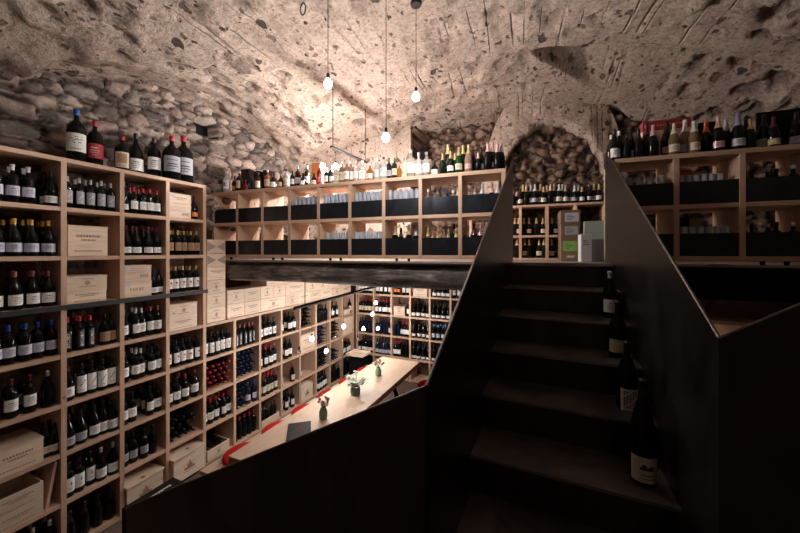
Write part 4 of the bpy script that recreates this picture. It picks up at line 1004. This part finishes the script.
necks(XM0, 7, 0, [(.06, 'champagne', 'g_gold', 'gold', .95), (.10, 'champagne', 'g_brown', 'copper', .85), (.17, 'champagne', 'g_gold', 'gold', .85), (.22, 'champagne', 'g_brown', 'gold', .88), (.28, 'champagne', 'g_gold', 'gold', .85), (.33, 'champagne', 'g_black', 'black', 1.05), (.36, 'champagne', 'g_gold', 'gold', .85)], 'bar shelf')
necks(XM0, 8, 1, [(.08, 'spirit', 'g_clear', 'silver', 1.05), (.13, 'champagne', 'g_black', 'silver', .92), (.21, 'champagne', 'g_black', 'silver', .94), (.30, 'champagne', 'g_black', 'pink', 1.), (.36, 'champagne', 'g_black', 'silver', .92)], 'bar shelf')
necks(XM0, 8, 0, [(.05, 'champagne', 'g_gold', 'cream', .95), (.12, 'champagne', 'g_wine', 'wine', 1.05), (.19, 'champagne', 'g_black', 'pink', .95), (.27, 'champagne', 'g_black', 'gold', 1.)], 'bar shelf')
necks(.807, 0, 1, [(.06, 'squat', 'g_wine', 'wine', 1.), (.16, 'squat', 'g_red', 'wine', 1.), (.27, 'squat', 'g_wine', 'copper', 1.), (.36, 'squat', 'g_red', 'wine', 1.05)], 'right shelf', .25)
necks(.807, 2, 1, [(.06, 'spirit', 'g_black', 'black', 1.), (.13, 'spirit', 'g_black', 'black', .98), (.20, 'spirit', 'g_black', 'silver', 1.), (.28, 'spirit', 'g_black', 'black', 1.), (.35, 'spirit', 'g_black', 'silver', 1.05)], 'right shelf')
necks(.807, 2, 0, [(.05, 'spirit', 'g_black', 'black', .95), (.13, 'spirit', 'g_black', 'black', .95), (.20, 'spirit', 'g_black', 'pink', .95), (.28, 'spirit', 'g_black', 'black', 1.), (.35, 'spirit', 'g_black', 'pink', .97)], 'right shelf')
# cards and boxes inside the right shelf
def inner(x0, i, row, s0, s1, h, dep, mat, label, name='card', th=.03):
    zf = (-.034, .390)[row]+.001
    return tag(box_obj(name, x0+i*P+s0, x0+i*P+s1, 3.31+dep, 3.31+dep+th, zf, zf+h, mat, bev=.001, frame='M'), label, 'box')
inner(.807, 1, 1, .07, .20, .335, .24, 'paper_orange', 'orange card behind glasses in the right shelf, upper cell')
inner(.807, 1, 1, .22, .31, .31, .25, 'paper_yellow', 'yellowish card behind glasses in the right shelf, upper cell')
inner(.807, 1, 0, .03, .19, .34, .27, 'black_matt', 'black boxed panel behind glasses in the right shelf, lower cell')
inner(.807, 1, 0, .20, .28, .33, .27, 'paper_yellow', 'yellow card behind glasses in the right shelf, lower cell')
inner(XM0, 3, 0, .25, .38, .27, .28, 'crate', 'pale wooden box inside the bar shelf, lower cell four', 'wooden_box')
inner(XM0, 4, 0, .22, .38, .30, .30, 'crate', 'pale wooden box inside the bar shelf, lower cell five', 'wooden_box')
inner(XM0, 6, 0, .17, .26, .27, .27, 'crate', 'pale wooden box between champagne necks, bar shelf lower cell seven', 'wooden_box')
inner(XM0, 7, 0, .17, .30, .32, .28, 'white_card', 'white carton behind gold necks, bar shelf lower cell eight', 'carton')
o = tag(box_obj('paper_strip', on_plane_y('M', 706, 3.25), on_plane_y('M', 724, 3.25), 3.20, 3.25, -.0975, -.092, 'paper_yellow', bev=0, frame='M'), 'yellow paper lying on the slab edge below the right shelf', 'paper')

# ------------------------------------------------------------------ table, benches, cushions, vases
tb = empty('dining_table', (-2.23, 3.54, FLOOR)); tag(tb, 'long pale wooden table with green vases in the lower room', 'table')
bm = bmesh.new(); add_box(bm, -.345, .345, -1.51, 1.50, .712, .787); bevel_all(bm, .004)
for f in bm.faces:
    f.material_index = 0 if abs(f.normal.z) > .5 else 1
bm_obj('tabletop', bm, ['table_oak', 'table_edge'], tb)
for sy in (-1, 1):
    for sx in (-1, 1):
        bm = bmesh.new(); add_tube(bm, [(sx*.05, sy*1.0, .70), (sx*.30, sy*1.0, .0)], .035, 4); bm_obj('leg', bm, 'black_matt', tb)
    bm = bmesh.new(); add_box(bm, -.2, .2, sy*1.0-.04, sy*1.0+.04, .70, .713); bm_obj('leg_plate', bm, 'black_matt', tb)
bm = bmesh.new(); add_box(bm, -.03, .03, -1.0, 1.0, .60, .66); bm_obj('stretcher', bm, 'black_matt', tb)
TT = FLOOR+.787
def bench(x0, x1, y0, y1, label):
    e = empty('bench', ((x0+x1)/2, (y0+y1)/2, FLOOR)); tag(e, label, 'bench'); w = (x1-x0)/2; l = (y1-y0)/2
    bm = bmesh.new(); add_box(bm, -w, w, -l, l, .44, .48); bevel_all(bm, .004); bm_obj('seat', bm, 'bench_oak', e)
    for sy in (-1, 0, 1):
        bm = bmesh.new(); add_box(bm, -w+.03, w-.03, sy*(l-.12)-.03, sy*(l-.12)+.03, 0, .44); bm_obj('leg', bm, 'bench_oak', e)
bench(-3.06, -2.66, 2.10, 5.35, 'long wooden bench with red cushions between table and left rack')
bench(-1.83, -1.43, 2.30, 5.30, 'wooden bench with red cushions on the stair side of table')
BT = FLOOR+.481
def cushion(x, y, label, grp):
    bm = bmesh.new(); add_lathe(bm, [(0, 0), (.185, 0), (.205, .008), (.21, .018), (.205, .030), (.19, .036), (0, .038)], 32)
    o = bm_obj('seat_cushion', bm, 'red_felt', None, (x, y, BT), smooth=True)
    bm = bmesh.new(); add_lathe(bm, [(.2085, .015), (.2125, .018), (.2085, .021)], 32); bm_obj('seam', bm, 'red_felt', o)
    tag(o, label, 'cushion', grp)
for i, y in enumerate((2.45, 2.95, 3.44, 3.98, 4.50, 5.05)):
    cushion(-2.85, y, 'round red felt cushion on the left bench, %s from the near end' % ORD[i+1], 'red cushions on the left bench')
for i, y in enumerate((4.90, 4.35, 3.8)):
    cushion(-1.64, y, 'round red felt cushion on the right bench, %s from the far end' % ORD[i+1], 'red cushions on the right bench')
# menu
bm = bmesh.new(); add_box(bm, -.115, .115, -.16, .16, 0, .012); bevel_all(bm, .003)
mn = bm_obj('menu_folder', bm, 'leather_black', None, (-2.27, 2.60, TT+.001)); mn.rotation_euler.z = math.radians(39)
tag(mn, 'black menu folder with small red emblem lying on the table', 'menu')
bm = bmesh.new(); add_lathe(bm, [(0, .0), (.018, 0), (.016, .0012), (0, .0014)], 10); q = bm_obj('emblem', bm, 'red_felt', mn, (0.01, .05, .0121)); q['label'] = 'small red printed emblem'
bm = bmesh.new()
for i in range(6): add_box(bm, -.03+.011*i, -.022+.011*i, .018, .024, .0118, .0128)
bm_obj('printed_mark', bm, 'paper_red', mn)
def vase(x, y, h, r, mat, kind, label):
    bm = bmesh.new()
    add_lathe(bm, [(0, 0), (r*.72, 0), (r*.95, h*.08), (r, h*.3), (r, h*.62), (r*.8, h*.78), (r*.66, h*.86), (r*.72, h), (r*.62, h), (r*.56, h*.86), (r*.7, h*.7), (0, h*.6)], 20)
    o = bm_obj('vase', bm, mat, None, (x, y, TT+.001), smooth=True); tag(o, label, 'vase')
    rng = random.Random(label); bmS = bmesh.new(); bmL = bmesh.new(); bmF = bmesh.new()
    if kind == 'leafy':
        for i in range(22):
            a = rng.uniform(0, 2*PI); R = rng.uniform(.05, .16); H = h*.8+rng.uniform(.02, .14)
            p = Vector((R*math.cos(a), R*math.sin(a), H)); add_tube(bmS, [(0, 0, h*.7), p*.5+Vector((0, 0, h*.35+.01)), p], .002, 4)
            for k in range(4):
                q = p*(.6+.13*k) + Vector((rng.uniform(-.02, .02), rng.uniform(-.02, .02), h*.3*(1-k*.25)+rng.uniform(-.015, .02)))
                la = rng.uniform(0, 2*PI); ll = rng.uniform(.04, .065); d = Vector((math.cos(la), math.sin(la), rng.uniform(-.3, .5))); sd = d.cross(Vector((0, 0, 1))).normalized()*ll*.42
                vs = [bmL.verts.new(v) for v in (q, q+d*ll*.5+sd, q+d*ll+Vector((0, 0, -.004)), q+d*ll*.5-sd)]
                bmL.faces.new(vs)
        lm = bm_obj('leaves', bmL, 'leaf', o)
        md = lm.modifiers.new('thick', 'SOLIDIFY'); md.thickness = .0012
    else:
        for i in range(18):
            a = rng.uniform(0, 2*PI); R = rng.uniform(.02, .085); H = h+rng.uniform(.035, .10)
            p = Vector((R*math.cos(a), R*math.sin(a), H)); add_tube(bmS, [(0, 0, h*.7), p*.4+Vector((0, 0, h*.5)), p], .0016, 4)
            M = Matrix.Translation(p) @ Matrix.Rotation(rng.uniform(0, 1), 4, 'X')
            add_lathe(bmF, [(0, -.016), (.011, -.006), (.016, .007), (.006, .020), (0, .022)], 6, i % 2, M)
        bmL.free(); bm_obj('flowers', bmF, ['dry_flower', 'pale_flower'], o)
    if kind == 'leafy': bmF.free()
    bm_obj('stems', bmS, 'stem_brown', o)
vase(-2.20, 2.90, .13, .045, 'green_ceramic', 'dry', 'small green vase with dry flowers nearest on the table')
vase(-2.20, 3.56, .13, .064, 'dark_ceramic', 'leafy', 'dark green pot with leafy plant in middle of the table')
vase(-2.23, 4.24, .12, .045, 'green_ceramic', 'dry', 'small green vase with pale flowers farthest on the table')
# black carton near the lower stair end
bm = bmesh.new(); add_box(bm, -.1625, .1625, -.185, .185, 0, .69); bevel_all(bm, .004)
o = bm_obj('black_carton', bm, 'leather_black', None, (-2.7225, 1.565, FLOOR)); tag(o, 'tall black carton with a white line of print behind the lower stair panel', 'box')
bm = bmesh.new()
for i in range(12): add_box(bm, -.09, -.075+.004*(i % 3), -.12+.02*i, -.105+.02*i, .6895, .6915)
bm_obj('printed_mark', bm, 'ink_white', o)
bm = bmesh.new(); add_box(bm, .02, .024, -.18, .18, .6895, .691); bm_obj('seam', bm, 'iron', o)

# ------------------------------------------------------------------ staircase
RISE = .1815; RUN = .305
WL, WR = -.373, .466
st = empty('staircase', fr('S', 0, 0, FLOOR), ROT['S']); tag(st, 'black steel staircase with solid sheet parapets rising to the mezzanine', 'staircase')
def sp(name, bm, mat, lab=None, bev=0):
    for v in bm.verts: v.co.z -= FLOOR
    o = bm_obj(name, bm, mat, st)
    if lab: o['label'] = lab
    return o
NY = [6.136*.466-RUN*k for k in range(-1, 6)]
nz = [-.294-RISE*k for k in range(-1, 6)]
for k, (y, z) in enumerate(zip(NY, nz)):
    if k == 0: z = -.1125; 
    y_next = y+RUN if k else 3.42
    bm = bmesh.new()
    add_prism(bm, [(y-.004, z-.012), (y, z), (y_next+.009, z), (y_next+.009, z-.012)], 'x', WL+.001, WR-.001)
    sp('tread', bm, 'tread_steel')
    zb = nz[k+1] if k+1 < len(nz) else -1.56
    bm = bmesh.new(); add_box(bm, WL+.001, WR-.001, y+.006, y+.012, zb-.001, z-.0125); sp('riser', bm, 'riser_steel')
bm = bmesh.new(); add_box(bm, WL, WR, -.7, NY[-1]+.01, -1.60, -1.56); sp('landing', bm, 'tread_steel')
# parapets: flat steel sheets with a lighter edge
def sheet(poly, x, th, side):
    bm = bmesh.new(); add_prism(bm, poly, 'x', x, x+th*side); sp('parapet_panel', bm, 'raw_steel')
YL0, ZL0 = 1.02, -.445; YR0, ZR0 = 1.338, -.268
PL = [(YL0, ZL0), (3.53, .905), (3.62, .905), (3.62, -.112), (3.22, -.112), (3.2, -.42), (YL0, -1.9)]
PR = [(YR0, ZR0), (3.66, .955), (3.78, .955), (3.78, -.112), (3.22, -.112), (3.2, -.42), (YR0, -1.9)]
sheet(PL, WL, .012, -1); sheet(PR, WR, .012, 1)
def edge(pts, w=.0045):
    bm = bmesh.new(); add_tube(bm, pts, w, 6); sp('parapet_edge', bm, 'steel_edge')
edge([(WL-.006, YL0, ZL0), (WL-.006, 3.53, .905)]); edge([(WL-.006, 3.53, .905), (WL-.006, 3.62, .905)])
edge([(WR+.006, YR0, ZR0), (WR+.006, 3.66, .955)]); edge([(WR+.006, 3.66, .955), (WR+.006, 3.78, .955)])
# lower flight to the left and its far parapet
bm = bmesh.new(); add_prism(bm, [(WL, ZL0), (-2.15, -1.43), (-2.19, -1.47), (-2.19, FLOOR+.003), (-1.5, FLOOR+.003), (WL, -1.9)], 'y', YL0, YL0+.012); sp('parapet_panel', bm, 'raw_steel')
edge([(WL, YL0+.006, ZL0), (-2.15, YL0+.006, -1.43), (-2.19, YL0+.006, -1.47)], .005)
edge([(-2.19, YL0+.006, -1.47), (-2.19, YL0+.006, FLOOR+.01)], .004)
for k in range(1, 7):
    z = -1.56-.17*k
    if z < FLOOR+.02: break
    x1 = WL-.30*(k-1); 
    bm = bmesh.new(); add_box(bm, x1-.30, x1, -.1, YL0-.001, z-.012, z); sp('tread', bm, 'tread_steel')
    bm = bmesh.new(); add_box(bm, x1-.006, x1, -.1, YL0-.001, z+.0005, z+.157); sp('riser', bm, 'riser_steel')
# panel at the right, rising away from the corner
bm = bmesh.new(); add_prism(bm, [(WR, ZR0), (WR+.62, ZR0+.62*.66), (WR+.62, -1.9), (WR, -1.9)], 'y', YR0-.012, YR0); sp('parapet_panel', bm, 'raw_steel')
edge([(WR, YR0-.006, ZR0), (WR+.62, YR0-.006, ZR0+.62*.66)], .004)
# big bottles standing on the treads
def sb(px, yb, k, shape, gl, cap, lab, h, lbl, rz=.15):
    z = nz[k]; t = -z*F/(yb-HY); th = math.radians(25.0); r = (px-CX)/F
    x = (-math.sin(th)+r*math.cos(th))*t; y = (math.cos(th)+r*math.sin(th))*t
    x = min(x, WR-.065)
    bottle(fr('S', x, y, z+.001), rz, shape, gl, cap, lab, h/SHAPES[shape]['p'][-1][1], label=lbl, group='bottles on the stairs', force=True, name='magnum_bottle')
sb(610, 317, 2, 'burgundy', 'g_black', 'silver', 'white', .335, 'highest of the four stair bottles, white handwritten label')
sb(617.5, 356, 3, 'burgundy', 'g_black', 'black', 'greenlow', .345, 'stair bottle with olive label, second from the top')
sb(627, 407.5, 4, 'burgundy', 'g_black', 'black', 'gothic', .355, 'stair bottle with black and white ornamental label, third from top')
sb(642.7, 481, 5, 'hock', 'g_black', 'black', 'plate', .455, 'tallest stair bottle, lowest one, cream label with house picture')

# ------------------------------------------------------------------ lamps
def pendant(p, ztop, label, group, small=False, lit=True, glow=None):
    s = .56 if small else .72
    e = empty('pendant_lamp', p); tag(e, label, 'lamp', group)
    bm = bmesh.new(); add_lathe(bm, [(0, -.045*s), (.02*s, -.042*s), (.036*s, -.022*s), (.042*s, 0), (.036*s, .022*s), (.022*s, .042*s), (.014*s, .055*s), (0, .056*s)], 12)
    bm_obj('bulb', bm, (glow or ('bulb_glow_small' if small else 'bulb_glow')) if lit else 'clear_glass', e, smooth=True)
    bm = bmesh.new(); add_lathe(bm, [(0, .0562*s), (.017*s, .0562*s), (.019*s, .07*s), (.018*s, .11*s), (.008*s, .12*s), (0, .121*s)], 10); bm_obj('socket', bm, 'black_matt', e, smooth=True)
    bm = bmesh.new(); add_tube(bm, [(0, 0, .12*s), (0, 0, ztop-p[2])], .0028, 5); bm_obj('cord', bm, 'black_matt', e)
    return e
def from_px(px, py, t):
    r = (px-CX)/F; th = TH_W
    return Vector(((-math.sin(th)+r*math.cos(th))*t, (math.cos(th)+r*math.sin(th))*t, -(py-HY)/F*t))
def vz(p):
    c, s = math.cos(ROT['M']), math.sin(ROT['M']); X, Y = p.x*c+p.y*s, -p.x*s+p.y*c
    return vault(X, Y)
UP = [(328, 84, 2.60, 'left bulb hanging under the vault, nearest the tall rack'), (386, 138, 2.74, 'middle bulb hanging lowest under the vault'), (416, 97, 2.84, 'right bulb under the vault, hanging from a black ceiling rose')]
for px, py, t, lb in UP:
    p = from_px(px, py, t); e = pendant(p, vz(p)-.005, lb, 'bulbs under the vault')
    if px == 416:
        bm = bmesh.new(); add_lathe(bm, [(0, vz(p)-p.z-.05), (.045, vz(p)-p.z-.05), (.05, vz(p)-p.z-.04), (.05, vz(p)-p.z+.03)], 14); bm_obj('ceiling_rose', bm, 'iron', e)
# black lamp track above the table and its bulbs
TR0, TR1 = Vector((-2.65, 2.95, -.655)), Vector((-2.65, 5.3, -.58))
bm = bmesh.new(); add_tube(bm, [TR0-TR0, TR1-TR0], .022, 4)
tr = bm_obj('lamp_track', bm, 'black_matt', None, TR0); tag(tr, 'black metal lamp track hanging above the long table', 'lamp track')
for f in (.08, .9):
    q = (TR1-TR0)*f; bm = bmesh.new(); add_tube(bm, [q+Vector((0, 0, .01)), Vector((q.x, q.y, -.236-TR0.z))], .005, 5); bm_obj('hanger', bm, 'black_matt', tr)
LOW = [(312, 339, 1), (326.2, 351, 1), (299.2, 352, 0), (343.7, 326.6, 1), (334.6, 338, 0), (363.3, 329, 1), (378, 328.4, 1), (372.3, 314.2, 1), (375.9, 303, 1), (357.6, 339.5, 0)]
for i, (px, py, lit) in enumerate(LOW):
    a, b = ray('W', px); t = -2.65/a; p = Vector((-2.65, b*t, -(py-HY)/F*t))
    f = max(0, min(1, (p.y-2.95)/2.35)); zt = TR0.z+(TR1.z-TR0.z)*f-.015
    pendant(p, zt, '%s bulb above the table, %s along the track' % ('glowing' if lit else 'unlit clear', ORD[[p2 for p2 in sorted(range(10), key=lambda q: LOW[q][0])].index(i)+1]), 'bulbs above the table', small=True, lit=bool(lit))
# mezzanine track and its lamps, behind the bar shelf
M0, M1 = from_px(330.8, 146.8, 4.03), from_px(366.8, 162.5, 4.73); M1.z = M0.z = 1.30
bm = bmesh.new(); add_tube(bm, [(0, 0, 0), M1-M0], .02, 4); tr = bm_obj('lamp_track', bm, 'black_matt', None, M0); tag(tr, 'black lamp track under the vault beyond the bar shelf', 'lamp track')
for f in (.05, .95):
    q = (M1-M0)*f; pw = M0+q; bm = bmesh.new(); add_tube(bm, [q+Vector((0, 0, .01)), Vector((q.x, q.y, vz(pw)-M0.z))], .005, 5); bm_obj('hanger', bm, 'black_matt', tr)
for f, dz in ((.12, .22), (.5, .30), (.85, .34)):
    p = M0+(M1-M0)*f-Vector((0, 0, dz)); pendant(p, M0.z-.015, 'bulb hanging behind the bar shelf bottles, %s along its track' % ORD[[.12, .5, .85].index(f)+1], 'bulbs beyond the bar shelf', glow='bulb_glow_strong', small=True)
# iron ring in the vault
p = from_px(303, 9, 2.75); zz = vz(p)
bm = bmesh.new(); add_tube(bm, [(0, 0, .02+zz-p.z), (0, 0, .05)], .005, 6)
add_tube(bm, [(.028*math.cos(a*PI/8), 0, .0+.05*math.sin(a*PI/8)) for a in range(17)], .006, 6)
o = bm_obj('iron_ring', bm, 'iron', None, p); tag(o, 'old iron ring hanging from the vault near the left bulb', 'ring')
# unseen bulbs: fill added by tall rack and landing, one inferred in lower room
for i, (x, y, z) in enumerate(((-2.2, .2, 1.2), (.9, -1.2, 1.3), (fr('M', 1.38, 3.34).x, fr('M', 1.38, 3.34).y, -.78))):
    p = Vector((x, y, z)); pendant(p, vz(p)-.005 if i < 2 else -.135, ['added fill bulb near the tall rack, outside the picture', 'added fill bulb behind the camera over the landing', 'bulb in the lower room hidden behind the right stair panel'][i], 'bulbs outside the picture', glow='bulb_glow_dim')

# ------------------------------------------------------------------ put the bottles in: the largest as objects, the rest as one
def bot_size(b):
    t = max(.3, cam_t(b['p'])); px, py = to_px(b['p']+Vector((0, 0, .1)))
    s = SHAPES[b['shape']]['p'][-1][1]*b['sc']/t
    if b['lie']: s *= .55
    if not (-25 < px < 825 and -20 < py < 560): s *= .02
    if 'second deep' in b['label']: s *= .72
    if 'third deep' in b['label']: s *= .4
    return s
forced = [b for b in BOT if b['force']]
rest = sorted([b for b in BOT if not b['force']], key=bot_size, reverse=True)
LIM = 300
indiv, rest = forced+rest[:max(0, LIM-40)], rest[max(0, LIM-40):]
def bmat(b):
    M = Matrix.Translation(b['p']) @ Matrix.Rotation(b['rz'], 4, 'Z')
    if b['lie']: M = M @ Matrix.Rotation(PI/2, 4, 'X')
    if b['tilt']: M = M @ Matrix.Rotation(b['tilt'], 4, 'Y')
    return M @ Matrix.Scale(b['sc'], 4)
for b in indiv:
    o = bpy.data.objects.new(b['name'], get_mesh('body', b['shape'], b['glass'])); COL.objects.link(o)
    o.location = b['p']; o.scale = (b['sc'],)*3
    o.rotation_euler = (PI/2 if b['lie'] else 0, 0, b['rz'])
    lb = b['label']; tag(o, lb, b['cat'], b['group'])
    cz = b['capz'] or SHAPES[b['shape']]['cap'][0]
    c = bpy.data.objects.new('capsule', get_mesh('capsule', b['shape'], b['cap'], 0, cz)); COL.objects.link(c); c.parent = o
    c['label'] = b['cap'].replace('lav', 'lavender').replace('pinkred', 'dull red').replace('lightblue', 'light blue').replace('wine', 'dark red')+' capsule'
    if b['lab'] != 'none':
        l = bpy.data.objects.new('paper_label', get_mesh('label', b['shape'], b['lab'])); COL.objects.link(l); l.parent = o
# the remaining bottles
verts, faces, mi, mats, idx = [], [], [], [], {}
def push(me, M):
    base = len(verts)
    verts.extend([tuple(M @ v.co) for v in me.vertices])
    loc = []
    for m in me.materials:
        if m.name not in idx: idx[m.name] = len(mats); mats.append(m)
        loc.append(idx[m.name])
    for p in me.polygons:
        faces.append([base+i for i in p.vertices]); mi.append(loc[p.material_index])
for b in rest:
    M = bmat(b); push(get_mesh('body', b['shape'], b['glass'], 1), M)
    push(get_mesh('capsule', b['shape'], b['cap'], 1, SHAPES[b['shape']]['cap'][0]), M)
    if b['lab'] != 'none': push(get_mesh('label', b['shape'], b['lab'], 1), M)
me = bpy.data.meshes.new('wine_bottles'); me.from_pydata(verts, [], faces)
for m in mats: me.materials.append(m)
me.polygons.foreach_set('material_index', mi)
me.polygons.foreach_set('use_smooth', [True]*len(faces)); me.update()
o = bpy.data.objects.new('wine_bottles', me); COL.objects.link(o)
tag(o, 'the many small dark bottles filling the farther rack cells', 'bottles', kind='stuff')
print('bottles', len(BOT), 'individual', len(indiv), 'rest', len(rest))

# ------------------------------------------------------------------ lift the place so that the lower floor is at zero
for o in list(COL.objects):
    if o.parent is None: o.location.z += -FLOOR

# ------------------------------------------------------------------ world and view
w = bpy.data.worlds.new('world'); SC.world = w; w.use_nodes = True
w.node_tree.nodes['Background'].inputs['Color'].default_value = (.02, .02, .022, 1); w.node_tree.nodes['Background'].inputs['Strength'].default_value = .2
SC.view_settings.view_transform = 'Standard'; SC.view_settings.look = 'None'; SC.view_settings.gamma = 1; SC.view_settings.use_curve_mapping = False
SC.view_settings.exposure = 0.0
